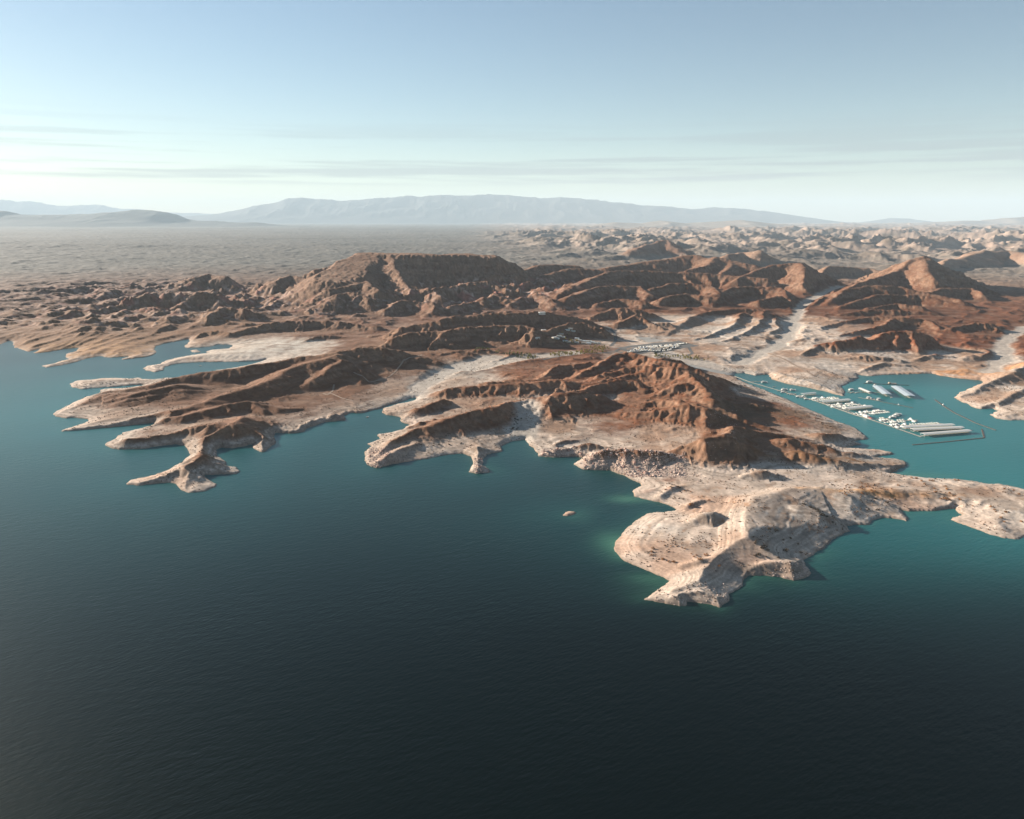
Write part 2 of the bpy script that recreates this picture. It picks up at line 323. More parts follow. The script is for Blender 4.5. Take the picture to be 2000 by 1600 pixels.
 (dict(k=2.2,g=.7,gl=44), [(1640,655,24.6),(1700,640,36.1),(1730,632,42.6),(1745,622,45.9)]),
 (dict(k=2.2,g=.7,gl=36), [(1820,625,41),(1870,645,29.5),(1930,668,16.4)]),
 (dict(k=2.2,g=.9,gl=30), [(1860,640,36.1),(1900,630,44.3),(1950,632,44.3),(2000,645,39.4)]),
 (dict(k=2.2,g=.9,gl=30), [(1650,700,14.8),(1680,692,23),(1730,696,21.3),(1760,702,16.4)]),
 (dict(k=2.4,g=.7,gl=24), [(1790,700,16.4),(1830,690,23),(1860,695,18)]),
 (dict(k=3,g=.4,gl=24), [(1668,728,3.3),(1690,715,11.5),(1730,708,14.8),(1780,712,11.5)]),
 (dict(k=3,g=.4,gl=24), [(1860,712,8.2),(1900,700,16.4),(1945,685,24.6),(1975,690,23)]),
 (dict(k=3.4,g=.5,gl=24), [(1872,776,4.1),(1910,758,12.3),(1950,740,19.7),(1990,715,29.5),(2040,700,36.1),(2120,690,39.4)]),
 (dict(k=3.4,g=.5,gl=24), [(1905,797,3.3),(1950,780,11.5),(2000,760,18),(2080,745,21.3)]),
 (dict(k=3.4,g=.5,gl=20), [(1940,812,2.5),(1980,800,6.6),(2050,795,9.8)]),
 # ---- points of the wash delta
 (dict(k=5,g=.3), [(1646,772,2),(1610,756,7),(1570,742,10),(1520,728,10)]),
 (dict(k=5,g=.5), [(1672,740,4),(1630,730,9),(1590,715,12)]),
 # ---- the dark tableland left of the middle
 (dict(k=1.45,g=.8,gl=110,p=1.05,flat=80,kr=1.55), [(655,545,3150),(690,515,3550),(722,494,3850),(780,496,3850),(850,497,3850),(915,496,3900),(938,499,3900)]),
 (dict(k=1.8,g=1.0,gl=90,p=1.0), [(765,502,3700),(772,525,3450),(788,550,3250),(805,572,3080)]),
 (dict(k=1.8,g=1.0,gl=80), [(735,500,3800),(725,520,3550),(715,540,3300),(690,560,3080)]),
 (dict(k=2.2,g=1.0,gl=60), [(640,565,2950),(690,555,3050),(715,550,3100),(740,565,2950)]),
 (dict(k=2.2,g=1.0,gl=60), [(800,575,3050),(830,568,3100),(860,580,2980)]),
 (dict(k=2.2,g=1.0,gl=60), [(760,600,2720),(790,588,2820),(830,590,2800),(850,600,2700)]),
 (dict(k=2.2,g=1.0,gl=60), [(850,568,3150),(900,556,3300),(950,550,3400),(985,560,3300)]),
 (dict(k=2.2,g=1.0,gl=60), [(880,600,2750),(930,585,2900),(970,580,2980),(1010,590,2900)]),
 (dict(k=2.2,g=1.0,gl=60), [(650,577,2850),(680,572,2920),(720,582,2820)]),
 (dict(k=2.2,g=1.0,gl=60), [(380,540,3700),(410,535,3800),(440,540,3700)]),
 (dict(k=2.2,g=1.0,gl=60), [(540,548,3350),(565,537,3500),(600,545,3400)]),
 (dict(k=2.2,g=1.0,gl=60), [(620,525,3800),(650,518,3900),(680,525,3800)]),
 (dict(k=2.2,g=1.0,gl=60), [(280,580,2950),(305,570,3050),(340,575,3000)]),
 (dict(k=2.2,g=1.0,gl=60), [(360,585,2900),(390,575,3000),(430,583,2920)]),
 (dict(k=2.2,g=1.0,gl=50), [(400,615,2550),(440,602,2680),(480,605,2650)]),
 # ---- far side hills, east
 (dict(k=2.1,g=1.3,gl=190,p=1.0), [(1820,530,4700),(1850,508,5400),(1890,494,5900),(1925,486,6200),(1945,487,6200),(1970,484,6300),(2010,490,6000),(2080,500,5600)]),
 (dict(k=2.6,g=.9,gl=130), [(1240,492,6400),(1275,484,6900),(1300,484,6900),(1325,488,6700)]),
 (dict(k=2.6,g=.9,gl=130), [(1420,505,5400),(1450,496,5800),(1480,500,5600)]),
]

# dry washes that cut the hills: (half width m, floor height at both ends, points)
WASHES = [
 (12,26,3,[(1640,560),(1600,578),(1572,592),(1562,606),(1548,630),(1545,648),(1535,664),(1510,682),(1480,696),(1450,712)]),
 (20,9,3,[(960,700),(900,718),(850,738),(820,758),(805,778)]),
 (24,16,9,[(1120,690),(1020,700),(960,712),(910,722)]),
 (16,24,2,[(1030,790),(1025,820),(1025,858)]),
 (22,10,2,[(1300,690),(1360,708),(1420,722),(1450,728)]),
 (14,22,4,[(2000,640),(1970,660),(1955,680),(1965,700),(1930,730)]),
]
# ------------------------------------------------------------------ the lie of the land
FAR = 150000.0
shore_w = [ground(*p) for p in SHORE]
main_poly = [(-9000.0, 1900.0)] + shore_w + [(9000.0, 900.0), (FAR, 900.0), (FAR, FAR), (-FAR, FAR), (-FAR, 1900.0)]
polys = [np.array(main_poly)] + [np.array([ground(*p) for p in isl]) for isl in ISLETS]

def shore_distance(x, y, near):
    """signed distance to the waterline, + on land; exact inside radius near"""
    n = len(x)
    sd = np.full(n, 1500.0, np.float32)
    idx = np.nonzero(np.hypot(x, y) < near)[0]
    px, py = x[idx].astype(np.float32), y[idx].astype(np.float32)
    best = np.full(len(idx), 1e12, np.float32)
    inside = np.zeros(len(idx), bool)
    for P in polys:
        m = len(P)
        for i in range(m):
            ax, ay = P[i]; bx, by = P[(i + 1) % m]
            if (ay > by) != (by > ay) or ay != by:
                c = (ay > py) != (by > py)
                if c.any():
                    inside ^= c & (px < (bx - ax) * (py - ay) / (by - ay) + ax)
            if math.hypot(min(abs(ax), abs(bx)), min(ay, by)) > near * 1.5 and i > 0 and math.hypot(bx - ax, by - ay) > 20000:
                continue
            dx, dy = bx - ax, by - ay
            ll = dx * dx + dy * dy + 1e-9
            t = np.clip(((px - ax) * dx + (py - ay) * dy) / ll, 0, 1)
            ex, ey = px - ax - t * dx, py - ay - t * dy
            np.minimum(best, ex * ex + ey * ey, out=best)
    sd[idx] = np.where(inside, 1, -1) * np.sqrt(best)
    return sd

def poly_nearest(x, y, pts):
    """distance, side -1..1, arc length and interpolated third value of the nearest point of a polyline"""
    best = np.full(x.shape, 1e12, np.float32)
    side = np.zeros(x.shape, np.float32); arc = side.copy(); val = side.copy()
    s0 = 0.0
    for (ax, ay, ah), (bx, by, bh) in zip(pts[:-1], pts[1:]):
        dx, dy = bx - ax, by - ay
        ln = math.hypot(dx, dy) + 1e-6
        t = np.clip(((x - ax) * dx + (y - ay) * dy) / (ln * ln), 0, 1)
        ex, ey = x - ax - t * dx, y - ay - t * dy
        d2 = ex * ex + ey * ey
        m = d2 < best
        d = np.sqrt(d2) + 1e-6
        best = np.where(m, d2, best)
        side = np.where(m, (dx * ey - dy * ex) / (ln * d), side)
        arc = np.where(m, s0 + t * ln, arc)
        val = np.where(m, ah + t * (bh - ah), val)
        s0 += ln
    return np.sqrt(best), side, arc, val

def smax(a, b, k):
    h = np.clip(k - np.abs(a - b), 0, None) / k
    return np.maximum(a, b) + h * h * k * 0.25

def blob(x, y, px, py, rx, ry, z=10.0):
    cx, cy = ground(px, py, z)
    q = ((x - cx) / rx) ** 2 + ((y - cy) / ry) ** 2
    return np.exp(-q)

def land_base(x, y):
    """big forms: banks, crests, badlands, washes"""
    x = x.astype(np.float32); y = y.astype(np.float32)
    r = np.hypot(x, y)
    sd0 = shore_distance(x, y, 5200.0)
    rough = np.clip(r / 1400.0, .5, 2.0)
    sd = sd0 + rough * (2.6 * noise(x / 19, y / 19, 3) + 1.5 * noise(x / 8, y / 8, 4) + 0.7 * noise(x / 3.4, y / 3.4, 5)) * np.exp(-np.abs(sd0) / 13)
    # warp so that no crest runs like a ruler
    wa_ = .12 + .88 * sstep(930, 1150, r)
    wx = x + wa_ * 9 * noise(x / 90, y / 90, 11) + wa_ * 4 * noise(x / 33, y / 33, 12)
    wy = y + wa_ * 9 * noise(x / 90, y / 90, 13) + wa_ * 4 * noise(x / 33, y / 33, 14)
    sp = np.clip(sd, 0, None)
    bank = 7.0 * (1 - np.exp(-sp / 26)) + 0.022 * np.clip(sp, 0, 500) + 0.006 * np.clip(sp - 500, 0, 700)
    und = sstep(25, 200, sd) * (.25 + .75 * sstep(850, 1350, r))
    flats = np.clip(blob(x, y, 600, 672, 240, 170) + blob(x, y, 470, 692, 170, 100) + blob(x, y, 1290, 680, 170, 150) + blob(x, y, 1120, 690, 120, 70) + blob(x, y, 880, 722, 130, 120)
                    + blob(x, y, 1560, 730, 170, 190) + blob(x, y, 1010, 835, 60, 60) + blob(x, y, 1500, 690, 60, 200) + blob(x, y, 1900, 728, 120, 60) + blob(x, y, 1130, 668, 110, 60, 20), 0, 1)
    hilly = (1 - .9 * flats) * sstep(60, 190, sd)
    bank = bank + und * (3.0 * fbm(wx, wy, 130, 3, seed=21) + hilly * (9.0 * (ridged(wx, wy, 105, 4, seed=25) - .42) + 8.0 * (ridged(wx, wy, 240, 3, seed=27) - .42)))
    h = np.where(sd > 0, bank, np.maximum(0.30 * sd, -30 + 0 * sd))
    # inland the basin climbs slowly
    h = h + 0.0036 * np.clip(r - 4200, 0, 20000) + 0.0012 * np.clip(r - 24000, 0, 45000)
    base0 = h.copy()
    # ---- crests with gullied flanks
    for opt, pts in RIDGES:
        W = [crest(*p) for p in pts]
        k, p, g, gl, flat = opt.get('k', 3), opt.get('p', 1.35), opt.get('g', .5), opt.get('gl', 40), opt.get('flat', 0)
        kr, kl = opt.get('kr', k), opt.get('kl', k)
        hm = max(w[2] for w in W)
        wm = hm * max(k, kr, kl) * (1 + g * .4) + flat
        x0, x1 = min(w[0] for w in W) - wm, max(w[0] for w in W) + wm
        y0, y1 = min(w[1] for w in W) - wm, max(w[1] for w in W) + wm
        m = np.nonzero((x > x0) & (x < x1) & (y > y0) & (y < y1) & (sd > -40))[0]
        if not len(m):
            continue
        qx, qy = wx[m], wy[m]
        d, side, arc, hh = poly_nearest(qx, qy, W)
        seed = int(abs(W[0][0] * 3 + W[0][1])) % 97
        d = np.clip(d - flat * np.clip(1 + .5 * noise(arc / 260, arc * 0, seed), .2, 2), 0, None) if flat else d
        kk = kl + (kr - kl) * (0.5 - 0.5 * side)
        w = np.clip(hh * kk, 8, None)
        sg = np.sign(side) * 37.0
        arc = arc + gl * (.55 * noise(qx / (gl * 1.6), qy / (gl * 1.6), seed + 5) + .3 * noise(qx / (gl * .6), qy / (gl * .6), seed + 6))
        gv = ridged(arc / gl * .62 + sg, d / (gl * 4.5) + sg + .15 * noise(qx / gl, qy / gl, seed), 1.0, 3, .55, seed=seed)
        u = d / w
        env = sstep(0.02, 0.35, u)
        u = u * (1 + g * (0.62 - gv) * .85 * env)
        r0 = .09
        u = np.sqrt(u * u + r0 * r0) - r0
        top = hh * (1 + (.05 if not flat else .012) * noise(arc / (gl * 1.7), arc * 0 + 3.3, seed + 1))
        v = top * np.clip(1 - u, 0, 1) ** p
        # the waterline stays where it is
        v = np.minimum(v, np.clip(sd[m], 0, None) * opt.get('sl', .62))
        h[m] = smax(h[m], v, 1.5 + hm * .03)
    rise = np.clip(h - base0, 0, None)
    # ---- badlands
    bl = np.clip(blob(x, y, 470, 590, 800, 700) * .9 + blob(x, y, 900, 585, 500, 520) * .8 + blob(x, y, 1010, 575, 350, 420) * .6 + blob(x, y, 200, 570, 420, 500) * .5 + blob(x, y, 150, 630, 420, 420) * .3, 0, 1) * sstep(40, 320, sd) * (1 - .93 * sstep(22, 70, rise))
    h = h + bl * (58 * (ridged(wx + 20 * noise(x / 200, y / 200, 31), wy, 230, 5, .55, seed=33) - .40) + 9 * (ridged(wx, wy, 60, 3, seed=37) - .4))
    fr = sstep(4600, 6500, r) * sstep(-900, 1800, x + .04 * r) * (0.35 + .65 * sstep(6000, 11000, r))
    fr = fr * (1 + .25 * sstep(.25, .6, x / np.clip(y, 1, None)))
    fw = fbm(x, y, 2600, 3, seed=41)
    h = h + fr * ((290 - 160 * sstep(13000, 30000, r)) * (np.clip(ridged(x + 320 * noise(x / 1500, y / 1500, 43), y + 260 * noise(x / 1500, y / 1500, 44), 1350, 6, .54, seed=45) - .36, 0, 1) ** 1.15) * (0.75 + .6 * fw) + 50 * fw - 20)
    fl = sstep(3900, 7000, r) * (1 - sstep(-900, 1800, x + .04 * r))
    h = h + fl * (13 * (ridged(x, y, 800, 4, seed=51) - .4) + 16 * fbm(x, y, 2600, 3, seed=53) + 120 * blob(x, y, 260, 478, 2500, 400, 80) * ridged(x, y, 900, 4, seed=55) * .3)
    # ---- long low ribs that run down to the water
    for (pa, pb, cx_, cy_, rx, ry, wl1, wl2, amp) in [((1400, 800), (1690, 852), 1530, 822, 190, 110, 24, 150, 5.0), ((60, 690), (320, 628), 150, 650, 430, 330, 60, 420, 11.0),
                                                      ((110, 806), (500, 760), 300, 790, 260, 120, 26, 160, 2.5), ((760, 880), (1000, 850), 880, 868, 130, 50, 16, 120, 2.0)]:
        (ax, ay), (bx, by) = ground(*pa, 5), ground(*pb, 5)
        L_ = math.hypot(bx - ax, by - ay); ux, uy = (bx - ax) / L_, (by - ay) / L_
        s_, t_ = wx * ux + wy * uy, -wx * uy + wy * ux
        b_ = blob(x, y, cx_, cy_, rx, ry, 5)
        h = h + np.where(sd > 0, amp * (ridged(t_ / wl1, s_ / wl2, 1.0, 4, .55, seed=int(wl1)) - .35) * b_ * sstep(2, 40, sd), 0)
    # ---- washes
    washv = np.zeros_like(h)
    for hw, z0, z1, pts in WASHES:
        W = [(*ground(a, b, z0 + (z1 - z0) * i / (len(pts) - 1)), z0 + (z1 - z0) * i / (len(pts) - 1)) for i, (a, b) in enumerate(pts)]
        xs, ys = [w[0] for w in W], [w[1] for w in W]
        m = np.nonzero((x > min(xs) - 220) & (x < max(xs) + 220) & (y > min(ys) - 220) & (y < max(ys) + 220))[0]
        d, side, arc, zz = poly_nearest(wx[m], wy[m], W)
        d = np.clip(d - hw * (1 + .5 * noise(arc / 90, arc * 0, 61)), 0, None)
        cap = zz + d * .42 + d * d * .004
        cap = np.where(sd[m] < 30, 1e6, cap)
        h[m] = -smax(-h[m], -cap, 5)
        washv[m] = np.maximum(washv[m], 1 - sstep(0, 16, d + 4 * noise(x[m] / 12, y[m] / 12, 63)))
    return h, sd, rise, bl, fr, fl, washv, wx, wy, r

# ---- rain: droplets carve the gullies of the near hills
def bilin(G, gx, gy):
    ix, iy = gx.astype(np.int32), gy.astype(np.int32)
    fx, fy = gx - ix, gy - iy
    a, b, c, d = G[iy, ix], G[iy, ix + 1], G[iy + 1, ix], G[iy + 1, ix + 1]
    return a * (1 - fx) * (1 - fy) + b * fx * (1 - fy) + c * (1 - fx) * fy + d * fx * fy

def blur3(G):
    P = np.pad(G, 1, mode='edge')
    G = P[:-2] * .25 + P[1:-1] * .5 + P[2:] * .25
    return G[:, :-2] * .25 + G[:, 1:-1] * .5 + G[:, 2:] * .25

GX0, GY0, CELL, GW, GH = -1760.0, 620.0, 3.2, 1345, 1300
_ux, _uy = np.meshgrid(GX0 + CELL * np.arange(GW), GY0 + CELL * np.arange(GH))
_B = land_base(_ux.ravel(), _uy.ravel())
E0 = _B[0].reshape(GH, GW).astype(np.float32)
ESD = _B[1].reshape(GH, GW).astype(np.float32)

def erode(H, sd, batches=7, n=115000, steps=44, seed=3):
    rs = np.random.RandomState(seed)
    H = H.copy() / CELL
    gh, gw = H.shape
    cand = np.nonzero((sd.ravel() > 4))[0]
    for b in range(batches):
        c = cand[rs.randint(0, len(cand), n)]
        X = (c % gw + rs.rand(n)).astype(np.float32); Y = (c // gw + rs.rand(n)).astype(np.float32)
        dx = np.zeros(n, np.float32); dy = dx.copy(); sed = dx.copy()
        sp = np.ones(n, np.float32); wat = np.ones(n, np.float32)
        for s in range(steps):
            ok = (X > 2) & (X < gw - 4) & (Y > 2) & (Y < gh - 4)
            if not ok.all():
                X, Y, dx, dy, sed, sp, wat = X[ok], Y[ok], dx[ok], dy[ok], sed[ok], sp[ok], wat[ok]
            ix, iy = X.astype(np.int32), Y.astype(np.int32)
            fx, fy = X - ix, Y - iy
            k = iy * gw + ix
            F_ = H.ravel()
            h00, h10, h01, h11 = F_[k], F_[k + 1], F_[k + gw], F_[k + gw + 1]
            gxx = (h10 - h00) * (1 - fy) + (h11 - h01) * fy
            gyy = (h01 - h00) * (1 - fx) + (h11 - h10) * fx
            h0 = h00 * (1 - fx) * (1 - fy) + h10 * fx * (1 - fy) + h01 * (1 - fx) * fy + h11 * fx * fy
            dx = dx * .12 - gxx * .88; dy = dy * .12 - gyy * .88
            ln = np.sqrt(dx * dx + dy * dy) + 1e-6
            dx /= ln; dy /= ln
            X2_, Y2_ = X + dx, Y + dy
            h1 = bilin(H, np.clip(X2_, 0, gw - 2), np.clip(Y2_, 0, gh - 2))
            dh = h1 - h0
            cap = np.clip(-dh, .01, None) * sp * wat * 3.2
            up = dh > 0
            dep = np.where(up, np.minimum(dh, sed), np.where(sed > cap, (sed - cap) * .25, 0))
            er = np.where(~up & (sed <= cap), np.minimum((cap - sed) * .28, -dh), 0)
            er = np.where(h0 < .4, 0, er)
            q = dep - er
            sed = sed - q
            kk = np.concatenate([k, k + 1, k + gw, k + gw + 1])
            ww = np.concatenate([q * (1 - fx) * (1 - fy), q * fx * (1 - fy), q * (1 - fx) * fy, q * fx * fy])
            H += np.bincount(kk, ww, gh * gw).reshape(gh, gw).astype(np.float32)
            sp = np.sqrt(np.clip(sp * sp - dh * 2.0, .05, 9)); wat *= .975
            X, Y = X2_, Y2_
        if b % 2 == 1:
            H = H * .8 + blur3(H) * .2
    return H * CELL

E1 = erode(E0, ESD)
EDEL = np.clip(E1 - E0, -9, 5)
EDEL = (EDEL * .6 + blur3(EDEL) * .4) * .85

def eroded(x, y, sd):
    gx = np.clip((x - GX0) / CELL, 0, GW - 2.01); gy = np.clip((y - GY0) / CELL, 0, GH - 2.01)
    edge = sstep(0, 40, gx) * sstep(0, 40, GW - 2 - gx) * sstep(0, 60, GH - 2 - gy)
    return bilin(EDEL, gx, gy) * edge * sstep(1, 12, sd) * (.14 + .86 * sstep(920, 1060, np.hypot(x, y))) * (1 - .62 * blob(x, y, 430, 770, 420, 330, 10)) * (1 - .5 * sstep(2500, 3000, y) * sstep(-100, 200, x))

def land_fine(x, y, h, sd, rise, wx, wy, r):
    """strand terraces below the old high-water line, rubble, small relief"""
    low = (1 - sstep(20, 30, h)) * sstep(.4, 2.5, h) * (1 - sstep(2200, 3200, r))
    stp = 1.35
    q = h / stp + .5 * noise(x / 110, y / 110, 71) + .9 * noise(h * .55, h * 0 + 4.4, 72) + .16 * noise(x / 17, y / 17, 70)
    f = q - np.floor(q)
    near = sstep(900, 1100, r)
    h = h + low * (.36 + .16 * noise(x / 70, y / 70, 69)) * stp * ((sstep(.4, .95, f)) - f)
    hi = np.clip(rise / 30, 0, 1)
    calm = (1 - .9 * sstep(4300, 7000, r)) * (.14 + .86 * sstep(920, 1080, r)) * (1 - .7 * blob(x, y, 430, 770, 420, 330, 10))
    h = h + np.where(sd > 1.5, (.3 + 1.6 * hi) * calm * fbm(wx, wy, 26, 4, .55, seed=73) * sstep(1.5, 15, sd), 0)
    h = h - hi * calm * 2.6 * (ridged(wx, wy, 38, 3, .5, seed=77) - .5)
    scar = np.clip(blob(x, y, 1235, 903, 62, 24, 8) + .7 * blob(x, y, 1175, 905, 34, 20, 5) + .8 * blob(x, y, 1080, 884, 34, 14, 5) + .7 * blob(x, y, 745, 893, 30, 26, 4) + .6 * blob(x, y, 800, 822, 30, 30, 5), 0, 1) * sstep(.5, 6, sd)
    h = h + scar * 1.5 * np.abs(noise(x / 3.1, y / 3.1, 81)) + scar * 1.2 * noise(x / 6.5, y / 6.5, 82)
    h = np.where(sd < 0, np.minimum(h, 0.35 * sd - .02), np.maximum(h, .03 * np.clip(sd, 0, 3) + .01))
    return h, hi, scar, low

def land(x, y):
    x = x.astype(np.float32); y = y.astype(np.float32)
    h, sd, rise, bl, fr, fl, washv, wx, wy, r = land_base(x, y)
    de = eroded(x, y, sd)
    h = np.where(sd > 0, np.maximum(h + de, np.minimum(h, .4)), h)
    h, hi, scar, low = land_fine(x, y, h, sd, rise, wx, wy, r)
    return h, sd, hi, bl, fr, fl, washv, scar, low, wx, wy, r, de
def mix(a, b, t):
    return a + (np.asarray(b, np.float32) - a) * t[:, None]

def land_colour(x, y, h, slope, sd, hi, bl, fr, fl, washv, scar, low, wx, wy, r, de):
    """albedo of rock, silt and gravel (what the ground is made of, no light in it)"""
    n1, n2, n3 = fbm(x, y, 140, 4, seed=101), fbm(x, y, 30, 4, seed=102), fbm(x, y, 420, 3, seed=103)
    n4 = fbm(x, y, 9, 3, .6, seed=104)
    far_ = 1 - .92 * sstep(3800, 6500, r)
    n1, n2, n4 = n1 * (1 - .5 * sstep(6000, 12000, r)), n2 * far_, n4 * far_
    # weathered upland colours
    tot = np.full(len(x), .06, np.float32)
    c = np.tile(np.array([.190, .100, .060], np.float32), (len(x), 1)) * tot[:, None]
    for (px, py, rx, ry, z, rgb) in [
        (420, 755, 330, 330, 20, (.205, .112, .066)), (650, 705, 330, 380, 30, (.190, .105, .062)),
        (1230, 730, 230, 260, 40, (.215, .094, .049)), (1320, 790, 150, 120, 30, (.220, .100, .053)),
        (950, 790, 230, 170, 30, (.190, .100, .060)), (1420, 870, 130, 90, 20, (.205, .115, .070)),
        (1300, 550, 760, 800, 60, (.138, .062, .033)), (1560, 540, 500, 700, 60, (.130, .057, .031)),
        (1780, 570, 800, 800, 60, (.142, .060, .031)), (1730, 662, 260, 170, 40, (.200, .072, .034)),
        (450, 590, 700, 600, 10, (.170, .098, .062)), (800, 570, 480, 520, 30, (.150, .078, .046)),
        (150, 640, 420, 420, 10, (.215, .120, .058)), (780, 520, 600, 500, 60, (.135, .075, .044)),
        (960, 640, 330, 240, 30, (.165, .085, .052)), (1920, 500, 1200, 1100, 150, (.360, .255, .185))]:
        w = blob(x, y, px, py, rx, ry, z)
        c += w[:, None] * np.array(rgb, np.float32); tot += w
    c = c / tot[:, None] * .72 * np.array([1.10, .95, .86], np.float32)
    # the desert plain and the pale far badlands
    c = mix(c, (.128, .128, .112), sstep(3600, 6500, r) * (1 - hi) * .9)
    c = mix(c, (.380, .275, .212), np.clip(fr * (0.65 + .5 * n1), 0, 1))
    c = mix(c, (.150, .115, .085), np.clip(fr * sstep(.0, .6, n3) * .7, 0, 1))
    c = mix(c, (.085, .082, .070), np.clip(fl * sstep(.0, .7, fbm(x, y, 1500, 3, seed=111) + .15 * n3), 0, 1) * .7)
    c = mix(c, (.240, .145, .088), np.clip((1 - sstep(.10, .32, slope)) * hi * sstep(30, 60, h) * .6 * (1 + .6 * n1), 0, 1))   # desert pavement on the flat tops
    c = mix(c, (.300, .200, .135), np.clip((sstep(.6, 2.6, -de) + .7 * sstep(.25, 1.4, de)) * .36, 0, 1))   # silt and gravel along the gully floors and fans
    st = noise(h * .19 + .35 * n1, .004 * x + .3, 115) + .6 * noise(h * .52 + .3 * n2, .004 * y, 116)
    c = mix(c, (.330, .222, .155), np.clip(sstep(.25, .65, st) * sstep(.16, .40, slope) * sstep(12, 26, h) * .30 * (r < 6500), 0, 1))   # pale beds in the hillsides
    c = mix(c, (.090, .048, .030), np.clip(sstep(.25, .65, -st) * sstep(.16, .40, slope) * sstep(12, 26, h) * .45 * (r < 6500), 0, 1))
    # badlands: pink and white clay between dark caps
    c = mix(c, (.42, .31, .26), np.clip(bl * sstep(.15, .6, n2 + .5 * n1) * (1 - sstep(.45, .8, slope) * .4) * .8, 0, 1))
    c = mix(c, (.27, .105, .075), np.clip(bl * sstep(.25, .7, fbm(x, y, 70, 3, seed=109)) * .7, 0, 1))
    # silt below the old high-water line
    P = np.full(len(x), 12.5, np.float32) + 4.5 * n1 + 2.2 * n2
    for (px, py, rx, ry, z, dz) in [(1400, 1030, 330, 150, 10, 14), (1900, 980, 330, 140, 5, 10), (450, 770, 380, 300, 15, -5),
                                    (1400, 640, 330, 420, 30, 36), (1620, 620, 170, 260, 30, 14), (1960, 740, 260, 240, 10, 24),
                                    (150, 660, 500, 400, 5, -14), (1470, 800, 190, 110, 10, -8), (1330, 850, 70, 60, 10, 7), (1130, 768, 150, 90, 20, 10), (1560, 720, 170, 260, 5, 8), (470, 590, 700, 500, 10, -12), (900, 640, 280, 160, 40, 4)]:
        P += dz * blob(x, y, px, py, rx, ry, z)
    P = P * (1 - sstep(2600, 3600, r))
    silt = 1 - sstep(P - 5, P + 3.5, h)
    cs = np.tile(np.array([.450, .360, .290], np.float32), (len(x), 1))
    cs = mix(cs, (.40, .26, .185), np.clip(sstep(.1, .7, n1 + .4 * n3) * .8, 0, 1))
    cs = mix(cs, (.47, .41, .35), np.clip(sstep(.15, .6, -n1) * .7, 0, 1))
    cs = mix(cs, (.33, .25, .192), np.clip(blob(x, y, 430, 780, 420, 330, 10) * .75 + .5 * blob(x, y, 900, 850, 260, 140, 5), 0, 1))
    band = noise(h * 1.15 + .25 * n2, .006 * x, 106) + .7 * noise(h * 2.9 + .3 * n2, .006 * y, 107)
    cs = cs * (1 + .42 * np.clip(band, -1, 1) * low)[:, None]
    cs = mix(cs, (.230, .165, .122), np.clip(sstep(.30, .62, slope) * .75, 0, 1))            # bare rock on the steep banks
    cs = mix(cs, (.185, .125, .085), np.clip(sstep(.22, .55, n2 + .55 * n4 - .15) * .55 * sstep(3, 9, h) * (.3 + .7 * sstep(900, 1150, r)), 0, 1))  # gravel and dead brush
    rib = sstep(-.25, .45, n1 + .5 * n3 + .25 * n2 - .12 * np.clip(de, -3, 3)) * sstep(6, 60, sd) * (.35 + .65 * sstep(900, 1150, r))
    cs = mix(cs, (.205, .120, .074), np.clip(rib * .62, 0, 1))
    cs = mix(cs, (.46, .335, .27), scar * .6)
    c = mix(c, cs.astype(np.float32) if False else cs, silt) if False else c + (cs - c) * silt[:, None]
    c = np.asarray(c, np.float32)
    c = mix(c, (.125, .075, .046), np.clip(blob(x, y, 1530, 815, 230, 105, 8) * sstep(-.35, .45, n1 + .5 * n2) * .85 * sstep(4, 22, sd), 0, 1))   # dark gravel on the flank above the marina
    # rust soil of the western flats and of the beach in the bay
    for (px, py, rx, ry, rgb, a) in [(150, 685, 330, 160, (.30, .165, .075), .75), (1890, 728, 150, 45, (.42, .215, .105), .8),
                                     (1640, 905, 90, 26, (.20, .105, .05), .7), (1500, 740, 60, 26, (.33, .20, .11), .45), (1460, 725, 45, 40, (.22, .15, .10), .5),
                                     (1650, 965, 60, 12, (.34, .18, .07), .6), (1780, 970, 60, 9, (.34, .17, .07), .7), (1310, 940, 22, 12, (.20, .11, .075), .8), (1285, 958, 20, 8, (.27, .14, .10), .6)]:
        c = mix(c, rgb, np.clip(blob(x, y, px, py, rx, ry, 5) * a * (1 + 1.2 * n2), 0, 1))
    pen = np.clip(blob(x, y, 1560, 1025, 62, 62, 8) * 1.2 + blob(x, y, 1480, 1110, 45, 22, 5) + .8 * blob(x, y, 1640, 985, 60, 30, 8), 0, 1)
    strk = noise(h * .9 + .3 * n2, .012 * (x + y), 121) + .5 * noise(x / 7, y / 16, 122)
    c = mix(c, (.205, .160, .128), np.clip(pen * sstep(-.5, .5, strk) * .8, 0, 1))          # grey gravel beds of the eastern shelves
    c = mix(c, (.23, .115, .055), np.clip(sstep(.55, .9, n2 + .5 * n4) * .6 * blob(x, y, 1450, 1010, 240, 110, 8), 0, 1))   # rust patches
    # white flats behind the western spits and round the marina
    for (px, py, rx, ry, a) in [(600, 672, 220, 150, .9), (470, 690, 160, 90, .7), (880, 725, 130, 120, .75), (700, 655, 90, 90, .5)]:
        c = mix(c, (.47, .42, .355), np.clip(blob(x, y, px, py, rx, ry, 6) * a * (1 - sstep(9, 16, h)) * (1 + .6 * n2), 0, 1))
    c = mix(c, (.415, .365, .31), washv * .85)
    # a narrow damp rim at the water
    c = mix(c, (.26, .20, .15), (1 - sstep(.2, 1.2 + .4 * n2, np.clip(h, 0, 9))) * (sd < 14) * .55)
    g = 1 + .10 * n2 + .09 * n4 + .06 * n1
    return np.clip(c * g[:, None], .015, .75)

